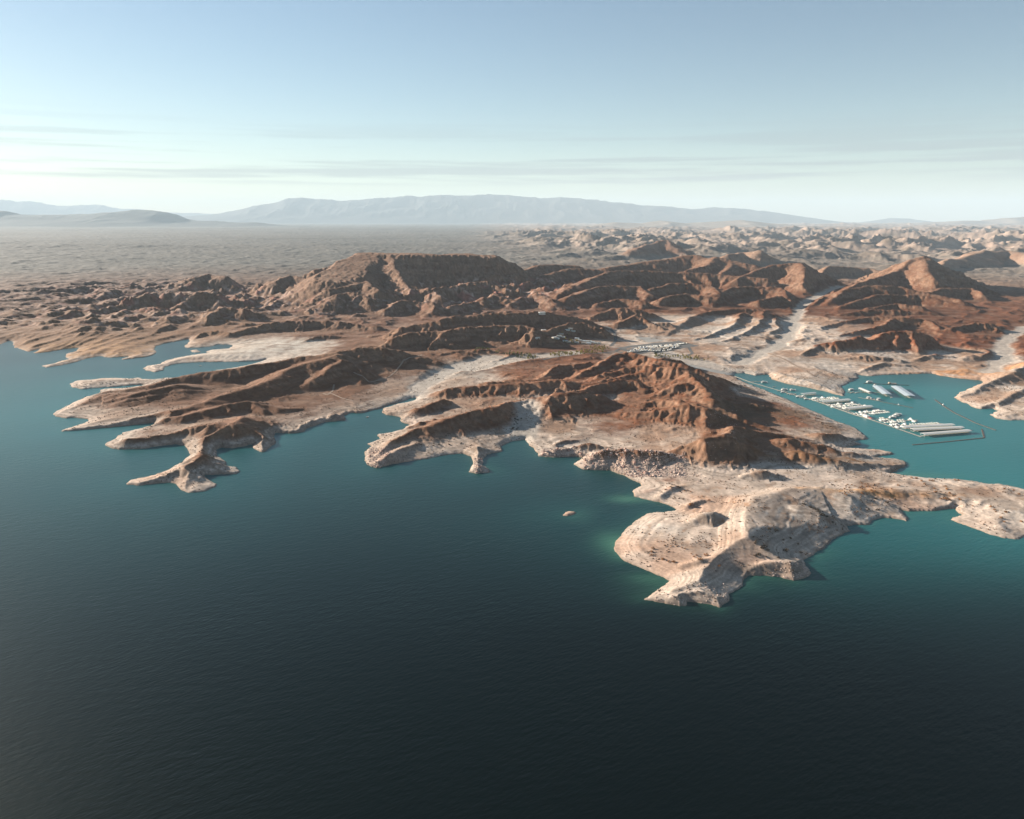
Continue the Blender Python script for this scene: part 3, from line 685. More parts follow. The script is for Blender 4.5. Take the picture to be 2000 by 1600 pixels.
NC = 1320
az = np.linspace(R(-40.5), R(40.5), NC)
rr = [575.0]
while rr[-1] < 98000:
    q = rr[-1]
    st = .0029 if q < 2600 else (.0036 if q < 4800 else (.0042 if q < 15000 else .014))
    rr.append(q * (1 + st))
rr = np.array(rr); NR = len(rr)
AZ, RR = np.meshgrid(az, rr)
FX, FY = (np.sin(AZ) * RR).ravel(), (np.cos(AZ) * RR).ravel()
F = land(FX, FY)
FH = F[0]
H2 = FH.reshape(NR, NC)
X2, Y2 = FX.reshape(NR, NC), FY.reshape(NR, NC)
dr = np.gradient(H2, axis=0) / np.gradient(RR, axis=0)
da = np.gradient(H2, axis=1) / (RR * (az[1] - az[0]))
SLOPE = np.hypot(dr, da).ravel().astype(np.float32)
FC = land_colour(FX.astype(np.float32), FY.astype(np.float32), FH, SLOPE, *F[1:])

def elev(x, y):
    """ground height at a point, read off the built sheet"""
    a, q = math.atan2(x, y), math.hypot(x, y)
    i = int(np.clip(np.searchsorted(rr, q) - 1, 0, NR - 2)); j = int(np.clip((a - az[0]) / (az[1] - az[0]), 0, NC - 2))
    t = min(max((q - rr[i]) / (rr[i + 1] - rr[i]), 0), 1); s = min(max((a - az[j]) / (az[1] - az[0]), 0), 1)
    return float((H2[i, j] * (1 - s) + H2[i, j + 1] * s) * (1 - t) + (H2[i + 1, j] * (1 - s) + H2[i + 1, j + 1] * s) * t)

def grid_mesh(name, X, Y, Z, keep, colour=None, attrs=(), mat=None, smooth=True):
    nr, nc = X.shape
    I = np.arange(nr * nc).reshape(nr, nc)
    quads = np.stack([I[:-1, :-1], I[:-1, 1:], I[1:, 1:], I[1:, :-1]], -1).reshape(-1, 4)
    k = keep.reshape(-1)[quads].any(1)
    quads = quads[k]
    used = np.zeros(nr * nc, bool); used[quads.ravel()] = True
    new = np.cumsum(used) - 1
    quads = new[quads]
    co = np.stack([X.ravel(), Y.ravel(), Z.ravel()], -1)[used].astype(np.float32)
    me = bpy.data.meshes.new(name)
    me.vertices.add(len(co)); me.vertices.foreach_set('co', co.ravel())
    nq = len(quads)
    me.loops.add(nq * 4); me.polygons.add(nq)
    # clockwise from above in this order, so flip
    me.loops.foreach_set('vertex_index', quads[:, ::-1].ravel().astype(np.int32))
    me.polygons.foreach_set('loop_start', np.arange(0, nq * 4, 4, dtype=np.int32))
    me.polygons.foreach_set('use_smooth', np.full(nq, smooth, bool))
    if colour is not None:
        a = me.attributes.new('albedo', 'FLOAT_COLOR', 'POINT')
        cc = np.ones((len(co), 4), np.float32); cc[:, :3] = colour[used]
        a.data.foreach_set('color', cc.ravel())
    for nm, arr in attrs:
        a = me.attributes.new(nm, 'FLOAT', 'POINT')
        a.data.foreach_set('value', arr.ravel()[used].astype(np.float32))
    me.update(calc_edges=True)
    o = bpy.data.objects.new(name, me)
    col.objects.link(o)
    if mat: me.materials.append(mat)
    return o

def new_mat(name):
    m = bpy.data.materials.new(name); m.use_nodes = True
    nt = m.node_tree
    return m, nt, nt.nodes, nt.links, nt.nodes['Principled BSDF']

# rock and silt: the surveyed albedo broken up by grain, stones and small relief
mt_land, nt, N, K, P_ = new_mat('desert_ground')
P_.inputs['Roughness'].default_value = .95
P_.inputs['Specular IOR Level'].default_value = .12
at = N.new('ShaderNodeAttribute'); at.attribute_name = 'albedo'
tc = N.new('ShaderNodeTexCoord')
na = N.new('ShaderNodeTexNoise'); na.inputs['Scale'].default_value = .30; na.inputs['Detail'].default_value = 7; na.inputs['Roughness'].default_value = .65
nb = N.new('ShaderNodeTexNoise'); nb.inputs['Scale'].default_value = .09; nb.inputs['Detail'].default_value = 5; nb.inputs['Roughness'].default_value = .6
ma = N.new('ShaderNodeMapRange'); ma.inputs['From Min'].default_value = .3; ma.inputs['From Max'].default_value = .7
ma.inputs['To Min'].default_value = .76; ma.inputs['To Max'].default_value = 1.22
mb = N.new('ShaderNodeMapRange'); mb.inputs['From Min'].default_value = .3; mb.inputs['From Max'].default_value = .7
mb.inputs['To Min'].default_value = .80; mb.inputs['To Max'].default_value = 1.18
mm = N.new('ShaderNodeMath'); mm.operation = 'MULTIPLY'
vm = N.new('ShaderNodeVectorMath'); vm.operation = 'SCALE'
bp = N.new('ShaderNodeBump'); bp.inputs['Strength'].default_value = .4; bp.inputs['Distance'].default_value = .55
K.new(tc.outputs['Object'], na.inputs['Vector']); K.new(tc.outputs['Object'], nb.inputs['Vector'])
K.new(na.outputs['Fac'], ma.inputs['Value']); K.new(nb.outputs['Fac'], mb.inputs['Value'])
K.new(ma.outputs['Result'], mm.inputs[0]); K.new(mb.outputs['Result'], mm.inputs[1])
K.new(at.outputs['Color'], vm.inputs[0]); K.new(mm.outputs[0], vm.inputs['Scale'])
K.new(vm.outputs['Vector'], P_.inputs['Base Color'])
K.new(na.outputs['Fac'], bp.inputs['Height']); K.new(bp.outputs['Normal'], P_.inputs['Normal'])

keep = (F[1] > -45) | (RR.ravel() > 5000)
terrain = grid_mesh('terrain', X2, Y2, H2, keep, FC, mat=mt_land)
terrain['kind'] = 'structure'

# ------------------------------------------------------------------ distant ranges
def distant_range(name, Y0, depth, sky, seed, rgb, amp=.35):
    """a mountain range Y0 metres off; sky = crest line as (px, py)"""
    pxs = np.array([p[0] for p in sky], float); pys = np.array([p[1] for p in sky], float)
    n, m = int((pxs[-1] - pxs[0]) / 1.7), 46
    u = np.linspace(pxs[0], pxs[-1], n)
    py = np.interp(u, pxs, pys)
    cx, cy = (u - 1000) / FPX, -(py - 800) / FPX
    dirx, diry, dirz = cx, CP + cy * SP, -SP + cy * CP
    t = Y0 / diry
    X0, Hc = dirx * t, CAM_H + dirz * t
    base = 120
    v = np.linspace(-1, 1, m)
    X = np.repeat(X0[None], m, 0); Y = Y0 + v[:, None] * depth + 0 * X
    prof = np.clip(1 - np.abs(v), 0, 1)[:, None] ** 1.15
    amp_ = np.clip(Hc - base, 0, None)[None]
    rg = ridged(X + 300 * noise(X / 2500, Y / 2500, seed), Y, 3200, 5, .55, seed=seed)
    Z = base - 60 + (amp_ + 60) * prof * (1 + amp * 2.2 * (rg - .62) * (1 - prof ** 3)) + amp_ * .11 * (rg - .5) * prof ** 3
    cc = np.tile(np.array(rgb, np.float32), (n * m, 1)) * (1 + .25 * (rg.ravel() - .5))[:, None]
    o = grid_mesh(name, X, Y, Z, np.ones(n * m, bool), cc, mat=mt_land)
    o['kind'] = 'structure'
    return o

distant_range('mountains', 68000, 8000, [(330,436),(350,424),(430,417),(460,409),(500,402),(540,392),(560,388),(590,383),(610,385),(640,390),(680,390),(720,388),(760,385),(800,383),(850,379),(900,378),(940,380),(1000,381),(1060,386),(1090,383),(1120,384),(1160,389),(1200,393),(1240,399),(1280,401),(1310,404),(1350,408),(1400,404),(1450,408),(1500,413),(1560,422),(1620,431),(1660,437)], 201, (.075,.07,.065), .15)
distant_range('mountains', 36000, 5600, [(-260,416),(-120,408),(0,412),(12,413),(25,419),(60,419),(110,420),(170,418),(230,413),(270,410),(300,411),(330,415),(350,424),(365,430),(420,431),(460,435),(500,434),(530,438),(560,442),(600,448)], 211, (.07,.068,.06), .22)
distant_range('mountains', 88000, 7500, [(-260,392),(-100,396),(0,388),(25,392),(60,393),(110,399),(150,399),(200,400),(240,406),(290,410),(340,414),(420,418),(480,424)], 221, (.08,.075,.07), .15)
distant_range('mountains', 72000, 6500, [(1660,437),(1700,432),(1740,426),(1775,426),(1800,431),(1830,436)], 231, (.08,.075,.07), .15)
distant_range('mountains', 46000, 6000, [(1560,442),(1640,438),(1700,436),(1770,437),(1830,433),(1880,431),(1920,431),(1960,426),(2000,423),(2060,420),(2140,424),(2240,422)], 241, (.26,.21,.17), .5)
distant_range('mountains', 34000, 5000, [(1080,446),(1150,440),(1200,434),(1250,436),(1290,431),(1340,436),(1400,432),(1450,430),(1500,436),(1560,440),(1640,446)], 251, (.27,.22,.175), .5)

# ------------------------------------------------------------------ the lake
wa = np.linspace(R(-78), R(78), 620)
wr = [40.0]
while wr[-1] < 9000:
    wr.append(wr[-1] * (1.03 if wr[-1] < 560 else (1.006 if wr[-1] < 2400 else 1.03)))
wr = np.array(wr)
WA, WR = np.meshgrid(wa, wr)
WX, WY = np.sin(WA) * WR, np.cos(WA) * WR
wsd = shore_distance(WX.ravel(), WY.ravel(), 5200.0)
gx, gy = WX.ravel().astype(np.float32), WY.ravel().astype(np.float32)
off = np.clip(-wsd, 0, None)
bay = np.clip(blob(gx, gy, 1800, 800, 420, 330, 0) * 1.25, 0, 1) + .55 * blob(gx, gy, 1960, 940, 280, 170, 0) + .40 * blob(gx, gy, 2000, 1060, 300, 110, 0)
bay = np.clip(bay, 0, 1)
bay = np.clip(bay + (.16 * np.exp(-off / 110) + .05 * np.exp(-off / 300)) * sstep(560, 900, np.hypot(gx, gy)) + .55 * blob(gx, gy, 100, 800, 750, 520, 0), 0, 1)  # silt near the shores; the last, western blob paints pale sky reflection into the colour
shal = np.exp(-off / (11 + 7 * noise(gx / 60, gy / 60, 301))) * .55 * (.25 + .75 * sstep(-.2, .5, noise(gx / 70, gy / 70, 303)))
shal = shal * (.25 + .75 * blob(gx, gy, 1400, 1050, 520, 240, 0))
shal = np.clip(shal + .7 * blob(gx, gy, 1225, 975, 24, 14, 0) + .45 * blob(gx, gy, 1195, 1060, 18, 26, 0) + .4 * blob(gx, gy, 1270, 1130, 26, 14, 0) + .4 * blob(gx, gy, 1780, 928, 60, 14, 0), 0, 1)
mt_water, nt, N, K, P_ = new_mat('lake_water')
P_.inputs['IOR'].default_value = 1.333
P_.inputs['Roughness'].default_value = .29
P_.inputs['Specular IOR Level'].default_value = .36
P_.inputs['Specular Tint'].default_value = (.55, 1.0, .80, 1)
ab = N.new('ShaderNodeAttribute'); ab.attribute_name = 'silt_and_sheen'
as_ = N.new('ShaderNodeAttribute'); as_.attribute_name = 'shallow'
m1 = N.new('ShaderNodeMix'); m1.data_type = 'RGBA'
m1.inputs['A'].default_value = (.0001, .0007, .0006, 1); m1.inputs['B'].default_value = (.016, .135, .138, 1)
m2 = N.new('ShaderNodeMix'); m2.data_type = 'RGBA'; m2.inputs['B'].default_value = (.055, .16, .105, 1)
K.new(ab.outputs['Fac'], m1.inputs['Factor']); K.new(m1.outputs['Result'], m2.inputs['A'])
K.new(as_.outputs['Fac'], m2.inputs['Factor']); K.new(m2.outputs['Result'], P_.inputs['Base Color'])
tc = N.new('ShaderNodeTexCoord')
mp = N.new('ShaderNodeMapping'); mp.vector_type = 'TEXTURE'; mp.inputs['Rotation'].default_value = (0, 0, R(36)); mp.inputs['Scale'].default_value = (7.5, 2.7, 5.0)
mp2 = N.new('ShaderNodeMapping'); mp2.vector_type = 'TEXTURE'; mp2.inputs['Rotation'].default_value = (0, 0, R(20)); mp2.inputs['Scale'].default_value = (19.0, 7.0, 12.0)
n1 = N.new('ShaderNodeTexNoise'); n1.inputs['Scale'].default_value = 1.0; n1.inputs['Detail'].default_value = 3; n1.inputs['Roughness'].default_value = .55
n2 = N.new('ShaderNodeTexNoise'); n2.inputs['Scale'].default_value = 1.0; n2.inputs['Detail'].default_value = 2
n3 = N.new('ShaderNodeTexNoise'); n3.inputs['Scale'].default_value = .006; n3.inputs['Detail'].default_value = 4
ad = N.new('ShaderNodeMath'); ad.operation = 'ADD'
bp = N.new('ShaderNodeBump'); bp.inputs['Distance'].default_value = .62
gst = N.new('ShaderNodeMapRange'); gst.inputs['From Min'].default_value = .35; gst.inputs['From Max'].default_value = .65
gst.inputs['To Min'].default_value = .30; gst.inputs['To Max'].default_value = .62
K.new(tc.outputs['Object'], mp.inputs['Vector']); K.new(mp.outputs['Vector'], n1.inputs['Vector'])
K.new(tc.outputs['Object'], mp2.inputs['Vector']); K.new(mp2.outputs['Vector'], n2.inputs['Vector'])
K.new(tc.outputs['Object'], n3.inputs['Vector']); K.new(n3.outputs['Fac'], gst.inputs['Value'])
K.new(gst.outputs['Result'], bp.inputs['Strength'])
K.new(n1.outputs['Fac'], ad.inputs[0]); K.new(n2.outputs['Fac'], ad.inputs[1]); K.new(ad.outputs[0], bp.inputs['Height'])
K.new(bp.outputs['Normal'], P_.inputs['Normal'])
lake = grid_mesh('water', WX, WY, np.zeros_like(WX), (wsd < 60) | (WR.ravel() > 5000), attrs=[('silt_and_sheen', bay), ('shallow', shal)], mat=mt_water)
lake['kind'] = 'structure'
# ------------------------------------------------------------------ things: helpers
rnd = random.Random(11)

def mat(name, rgb, rough=.7, metal=0.0, vary=.12, scale=1.5, spec=.4):
    m, nt, N, K, P = new_mat(name)
    P.inputs['Roughness'].default_value = rough; P.inputs['Metallic'].default_value = metal
    P.inputs['Specular IOR Level'].default_value = spec
    t = N.new('ShaderNodeTexCoord'); n = N.new('ShaderNodeTexNoise'); n.inputs['Scale'].default_value = scale; n.inputs['Detail'].default_value = 4
    r = N.new('ShaderNodeMapRange'); r.inputs['From Min'].default_value = .3; r.inputs['From Max'].default_value = .7
    r.inputs['To Min'].default_value = 1 - vary; r.inputs['To Max'].default_value = 1 + vary
    v = N.new('ShaderNodeVectorMath'); v.operation = 'SCALE'; v.inputs[0].default_value = rgb
    K.new(t.outputs['Object'], n.inputs['Vector']); K.new(n.outputs['Fac'], r.inputs['Value'])
    K.new(r.outputs['Result'], v.inputs['Scale']); K.new(v.outputs['Vector'], P.inputs['Base Color'])
    return m

M = {
 'white_paint': mat('white_paint', (.66, .65, .60), .45), 'roof_white': mat('white_roof_sheet', (.58, .57, .53), .5, vary=.08), 'roof_pale': mat('weathered_pale_roof', (.40, .385, .35), .7, vary=.15),
 'roof_grey': mat('blue_grey_roof_sheet', (.44, .50, .53), .45, vary=.08), 'dock': mat('dock_boards', (.42, .38, .32), .8),
 'steel': mat('galvanised_steel', (.35, .36, .36), .5, .3), 'glass': mat('tinted_glass', (.02, .03, .035), .12),
 'blue_canvas': mat('blue_canvas', (.05, .10, .20), .8), 'tan_canvas': mat('tan_canvas', (.46, .36, .26), .8),
 'red_paint': mat('red_paint', (.42, .07, .05), .5), 'dark_hull': mat('dark_hull_paint', (.05, .06, .08), .35),
 'float': mat('weathered_float', (.10, .075, .06), .9), 'rubber': mat('tyre_rubber', (.02, .02, .02), .8),
 'concrete': mat('ramp_concrete', (.31, .29, .26), .9, scale=.3), 'asphalt': mat('old_asphalt', (.10, .098, .092), .9, scale=.2),
 'track': mat('dusty_track', (.27, .19, .135), .95, scale=.15), 'bark': mat('bark', (.12, .09, .06), .9),
 'leaf_gold': mat('golden_leaves', (.240, .190, .030), .8, vary=.35, scale=.9), 'leaf_green': mat('olive_leaves', (.105, .110, .026), .8, vary=.35, scale=.9),
 'leaf_dark': mat('dark_leaves', (.040, .050, .018), .8, vary=.3, scale=.9),
 'brush_orange': mat('rust_brush', (.270, .115, .032), .9, vary=.35, scale=1.3), 'brush_brown': mat('brown_brush', (.105, .060, .032), .9, vary=.35, scale=1.3),
 'brush_dark': mat('dark_brush', (.050, .036, .022), .9, vary=.3, scale=1.3), 'rock_pale': mat('pale_broken_rock', (.46, .345, .285), .9, vary=.22, scale=.6),
 'rock_pink': mat('pink_broken_rock', (.40, .235, .185), .9, vary=.22, scale=.6), 'wall_tan': mat('tan_siding', (.50, .42, .33), .8),
 'buoy': mat('white_buoy_plastic', (.80, .78, .74), .4),
}

def tag(o, label=None, cat=None, group=None, kind=None):
    if label: o['label'] = label
    if cat: o['category'] = cat
    if group: o['group'] = group
    if kind: o['kind'] = kind
    return o

def empty(name, loc, rz=0.0):
    o = bpy.data.objects.new(name, None); col.objects.link(o)
    o.location = loc; o.rotation_euler = (0, 0, rz); o.empty_display_size = 1
    return o

class MB:
    def __init__(s): s.v, s.f = [], []
    def box(s, x0, x1, y0, y1, z0, z1, taper=0):
        b = len(s.v); t = taper
        s.v += [(x0, y0, z0), (x1, y0, z0), (x1, y1, z0), (x0, y1, z0), (x0 + t, y0 + t, z1), (x1 - t, y0 + t, z1), (x1 - t, y1 - t, z1), (x0 + t, y1 - t, z1)]
        s.f += [tuple(b + i for i in q) for q in ((0, 3, 2, 1), (4, 5, 6, 7), (0, 1, 5, 4), (1, 2, 6, 5), (2, 3, 7, 6), (3, 0, 4, 7))]
        return s
    def prism(s, outline, z0, z1, inset=0.0, shift=0.0):
        b, n = len(s.v), len(outline)
        cx = sum(p[0] for p in outline) / n; cy = sum(p[1] for p in outline) / n
        s.v += [(cx + (x - cx) * (1 - inset), cy + (y - cy) * (1 - inset), z0) for x, y in outline]
        s.v += [(x + shift, y, z1) for x, y in outline]
        s.f += [tuple(b + i for i in range(n - 1, -1, -1)), tuple(b + n + i for i in range(n))]
        s.f += [(b + i, b + (i + 1) % n, b + n + (i + 1) % n, b + n + i) for i in range(n)]
        return s
    def loft(s, rings):
        b, n = len(s.v), len(rings[0])
        for r in rings: s.v += list(r)
        for k in range(len(rings) - 1):
            for i in range(n):
                s.f.append((b + k * n + i, b + k * n + (i + 1) % n, b + (k + 1) * n + (i + 1) % n, b + (k + 1) * n + i))
        s.f += [tuple(b + i for i in range(n - 1, -1, -1)), tuple(b + (len(rings) - 1) * n + i for i in range(n))]
        return s
    def rod(s, a, b_, r, n=6):
        a, b_ = Vector(a), Vector(b_); d = (b_ - a).normalized()
        u = d.orthogonal().normalized(); w = d.cross(u)
        rg = lambda c: [tuple(c + (u * math.cos(2 * math.pi * i / n) + w * math.sin(2 * math.pi * i / n)) * r) for i in range(n)]
        return s.loft([rg(a), rg(b_)])
    def mesh(s, name, m):
        me = bpy.data.meshes.new(name); me.from_pydata(s.v, [], s.f); me.update(); me.materials.append(m)
        return me
    def build(s, name, m, parent=None):
        o = bpy.data.objects.new(name, s.mesh(name, m)); col.objects.link(o)
        if parent: o.parent = parent
        return o

def kids(o): return [c for c in o.children]

def copy_tree(o, parent=None):
    c = o.copy(); col.objects.link(c); c.parent = parent
    for ch in kids(o): copy_tree(ch, c)
    return c

# ------------------------------------------------------------------ roads, ramp, lot: sheets laid on the ground
def sheet(name, pts, widths, m, lift=.25, step=6.0, z=10.0):
    W = [Vector(ground(a, b, z)) for a, b in pts]
    for _ in range(3):   # settle each point on the land at the place the photo shows it
        W = [Vector(ground(a, b, max(0.0, elev(*w)))) for (a, b), w in zip(pts, W)]
    line, ws = [], []
    for i in range(len(W) - 1):
        n = max(1, int((W[i + 1] - W[i]).length / step))
        for k in range(n):
            line.append(W[i].lerp(W[i + 1], k / n)); ws.append(widths[i] + (widths[i + 1] - widths[i]) * k / n)
    line.append(W[-1]); ws.append(widths[-1])
    mb = MB()
    NL = 5
    for i, p in enumerate(line):
        d = (line[min(i + 1, len(line) - 1)] - line[max(i - 1, 0)]).normalized()
        nrm = Vector((-d.y, d.x))
        for k in range(NL):
            q = p + nrm * ws[i] * (k / (NL - 1) - .5)
            mb.v.append((q.x, q.y, max(elev(q.x, q.y), .05) + lift))
        if i:
            b = (i - 1) * NL
            for k in range(NL - 1): mb.f.append((b + k, b + NL + k, b + NL + k + 1, b + k + 1))
    o = mb.build(name, m); o['kind'] = 'structure'
    for p in o.data.polygons: p.use_smooth = True
    return o, line
sheet('road', [(1192,676),(1203,664),(1200,650),(1192,642),(1170,636),(1120,628),(1060,622)], [9]*7, M['asphalt'])
sheet('road', [(1060,703),(1110,695),(1160,690),(1205,687),(1235,693),(1270,699),(1310,706)], [8]*7, M['asphalt'])
sheet('boat_ramp', [(1310,704),(1345,713),(1385,723),(1430,733)], [22,26,32,36], M['concrete'], lift=.35)
sheet('road', [(1202,686),(1215,680),(1250,684),(1300,690),(1340,696),(1352,690),(1345,678)], [8]*7, M['asphalt'])
lot, _ = sheet('parking_lot', [(1222,686),(1262,679),(1305,675),(1345,671)], [95,105,105,90], M['asphalt'], lift=.3)
sheet('parking_lot', [(1245,660),(1262,663),(1280,668)], [34,60,70], M['concrete'], lift=.3)
sheet('dirt_track', [(690,713),(720,711),(760,707),(790,703),(812,698),(824,693)], [3.5]*6, M['track'])
sheet('dirt_track', [(651,722),(648,736),(638,748),(630,757),(645,768),(668,778),(700,786)], [3.5]*7, M['track'])
sheet('dirt_track', [(1470,762),(1488,769),(1520,778),(1550,790),(1575,800)], [5]*5, M['track'])
sheet('dirt_track', [(1500,690),(1540,706),(1570,722),(1590,735),(1600,728),(1612,722)], [7]*6, M['track'])

# ------------------------------------------------------------------ marina
def proto_motorboat(canvas):
    r = empty('motorboat', (0, 0, 0))
    half = [(-3.6, 1.15), (-1.5, 1.3), (1.2, 1.2), (2.8, .75), (4.1, .06)]
    ol = [(x, -y) for x, y in half] + [(x, y) for x, y in reversed(half)]
    MB().prism(ol, -.15, .95, .22).build('hull', M['white_paint'], r)
    MB().prism([(-3.3, -.95), (.6, -1.0), (.6, 1.0), (-3.3, .95)], .953, 1.0).build('cockpit', M['tan_canvas'], r)
    MB().loft([[(.5, -1, .95), (.9, -1, .95), (.9, 1, .95), (.5, 1, .95)], [(.1, -.8, 1.6), (.2, -.8, 1.6), (.2, .8, 1.6), (.1, .8, 1.6)]]).build('windscreen', M['glass'], r)
    mb = MB().box(-2.6, .3, -1.05, 1.05, 2.1, 2.25, .1)
    mb.build('canopy', canvas, r)
    mb = MB()
    for sx in (-2.4, .1):
        for sy in (-.95, .95): mb.rod((sx, sy, .9), (sx, sy, 2.1), .05, 4)
    mb.build('canopy_frame', M['steel'], r)['kind'] = 'stuff'
    MB().box(-4.1, -3.6, -.3, .3, 0, 1.15, .08).build('outboard_motor', M['dark_hull'], r)
    return r

def proto_houseboat():
    r = empty('houseboat', (0, 0, 0))
    for sy in (-1.7, 1.7):
        MB().loft([[(-8, sy - .6, -.2), (-8, sy + .6, -.2), (-8, sy + .6, .55), (-8, sy - .6, .55)], [(7, sy - .6, -.2), (7, sy + .6, -.2), (7, sy + .6, .55), (7, sy - .6, .55)], [(8.6, sy - .2, .3), (8.6, sy + .2, .3), (8.6, sy + .2, .55), (8.6, sy - .2, .55)]]).build('pontoon', M['steel'], r)
    MB().box(-8.3, 8.3, -2.4, 2.4, .553, .8).build('deck', M['white_paint'], r)
    cab = MB().box(-6.2, 5.2, -2.1, 2.1, .803, 3.1).build('cabin', M['white_paint'], r)
    for k in range(5):
        for s in (-1, 1):
            y = 2.103 * s
            MB().box(-5.4 + 2.1 * k, -4.0 + 2.1 * k, min(y, y + .03 * s), max(y, y + .03 * s), 1.6, 2.6).build('window', M['glass'], cab)
    MB().box(-7.6, 7.2, -2.45, 2.45, 3.103, 3.3).build('roof', M['roof_white'], r)
    MB().box(-5.5, -1.0, -1.8, 1.8, 4.9, 5.05).build('sun_canopy', M['roof_white'], r)
    mb = MB()
    for sx in (-5.3, -1.2):
        for sy in (-1.6, 1.6): mb.rod((sx, sy, 3.3), (sx, sy, 4.9), .06, 4)
    for sy in (-2.35, 2.35):
        mb.rod((-7.4, sy, 4.2), (7, sy, 4.2), .05, 4)
        for k in range(6): mb.rod((-7.4 + 2.88 * k, sy, 3.3), (-7.4 + 2.88 * k, sy, 4.2), .05, 4)
    mb.build('railing', M['steel'], r)['kind'] = 'stuff'
    return r

def proto_cruiser():
    r = empty('cabin_cruiser', (0, 0, 0))
    half = [(-5.2, 1.6), (-2, 1.75), (2, 1.55), (4.4, .9), (6.0, .08)]
    ol = [(x, -y) for x, y in half] + [(x, y) for x, y in reversed(half)]
    MB().prism(ol, -.2, 1.5, .25).build('hull', M['white_paint'], r)
    cab = MB().prism([(-2.6, -1.35), (1.6, -1.3), (3.2, -.5), (3.2, .5), (1.6, 1.3), (-2.6, 1.35)], 1.503, 2.7, -.06, -.3).build('cabin', M['white_paint'], r)
    MB().box(-2.2, 1.0, -1.44, -1.40, 1.9, 2.4).build('window', M['glass'], cab)
    MB().box(-2.2, 1.0, 1.40, 1.44, 1.9, 2.4).build('window', M['glass'], cab)
    MB().box(-3.6, .6, -1.4, 1.4, 3.6, 3.75, .1).build('hard_top', M['roof_white'], r)
    mb = MB()
    for sx in (-3.4, .3):
        for sy in (-1.25, 1.25): mb.rod((sx, sy, 1.5), (sx, sy, 3.6), .06, 4)
    mb.build('hard_top_frame', M['steel'], r)['kind'] = 'stuff'
    return r

PROTO = {'m': proto_motorboat(M['blue_canvas']), 'w': proto_motorboat(M['roof_white']), 't': proto_motorboat(M['tan_canvas']), 'h': proto_houseboat(), 'c': proto_cruiser()}
KIND = {'m': ('blue-canopied motorboat', 'motorboat'), 'w': ('white-canopied motorboat', 'motorboat'), 't': ('tan-canopied motorboat', 'motorboat'), 'h': ('white houseboat', 'houseboat'), 'c': ('cabin cruiser', 'cruiser')}
fresh = {k: True for k in PROTO}

def boat(kind, x, y, rz, where, group):
    o = PROTO[kind] if fresh[kind] else copy_tree(PROTO[kind])
    fresh[kind] = False
    o.location = (x, y, 0); o.rotation_euler = (0, 0, rz); o.scale = (.88, .88, .8)
    a = KIND[kind][0]
    tag(o, a + ' ' + where, KIND[kind][1], group)
    return o

def wp(px, py, z=0.0): return Vector(ground(px, py, z))

def walkway(p0, p1, width, label, group=None, m='dock', rail=False):
    a, b = wp(*p0), wp(*p1); d = b - a; L_ = d.length
    r = empty('walkway', (a.x, a.y, 0), math.atan2(d.y, d.x))
    MB().box(0, L_, -width / 2, width / 2, .45, .62).build('deck', M[m], r)
    mb = MB(); n = max(2, int(L_ / 9))
    for k in range(n): mb.box((k + .15) * L_ / n, (k + .85) * L_ / n, -width * .42, width * .42, -.3, .447)
    mb.build('floats', M['float'], r)['kind'] = 'stuff'
    tag(r, label, 'dock', group)
    return a, b

def covered_dock(p0, p1, width, label, roof='roof_white', h=3.7):
    a, b = wp(*p0), wp(*p1); d = b - a; L_ = d.length
    r = empty('covered_dock', (a.x, a.y, 0), math.atan2(d.y, d.x))
    w = width / 2
    MB().box(-1, L_ + 1, -1.2, 1.2, .45, .62).build('deck', M['dock'], r)
    nf = max(2, int(L_ / 7))
    for k in range(nf + 1):
        x = k * L_ / nf
        MB().box(x - .5, x + .5, -w + .4, -1.203, .45, .6).build('finger_pier', M['dock'], r); MB().box(x - .5, x + .5, 1.203, w - .4, .45, .6).build('finger_pier', M['dock'], r)
        for s in (-1, 1): MB().box(x - .14, x + .14, s * (w - .7) - .14, s * (w - .7) + .14, .603, h - .2).build('post', M['steel'], r)
    nr = max(3, int(L_ / 12))
    for k in range(nr):      # roof bays, each a shallow pair of sheets
        x0, x1 = k * (L_ + 3) / nr - 1.5 + .04, (k + 1) * (L_ + 3) / nr - 1.5 - .04
        MB().loft([[(x0, -w, h), (x0, 0, h + 1.0), (x0, w, h), (x0, w, h - .25), (x0, 0, h + .72), (x0, -w, h - .25)],
                   [(x1, -w, h), (x1, 0, h + 1.0), (x1, w, h), (x1, w, h - .25), (x1, 0, h + .72), (x1, -w, h - .25)]]).build('roof_bay', M[roof], r)
    tag(r, label, 'covered dock', 'covered docks of the marina')
    return r

GB = 'boats in the marina'
def boat_row(p0, p1, where, spacing=5.2, both=True, mix_='mwtwcw', dock_label=None, skip=.12, width=2.2):
    a, b = walkway(p0, p1, width, dock_label or ('open floating finger dock ' + where.split(' at ')[-1].split(' along ')[-1]), 'open docks of the marina')
    d = (b - a); L_ = d.length; ang = math.atan2(d.y, d.x); u = d.normalized(); nrm = Vector((-u.y, u.x))
    n = int(L_ / spacing)
    for k in range(n):
        for s in ((1, -1) if both else (1,)):
            if rnd.random() < skip: continue
            kind = rnd.choice(mix_)
            off_ = {'c': 7.4, 'h': 10.2}.get(kind, 5.6)
            p = a + u * ((k + .5) * spacing) + nrm * s * off_
            q_ = a + u * ((k + .5) * spacing)
            side_ = 'on the far side, ' if p.y > q_.y else 'on the near side, '
            boat(kind, p.x, p.y, ang + s * math.pi / 2 + rnd.uniform(-.04, .04) + (math.pi if rnd.random() < .3 else 0), side_ + where, GB + ', ' + side_ + where)

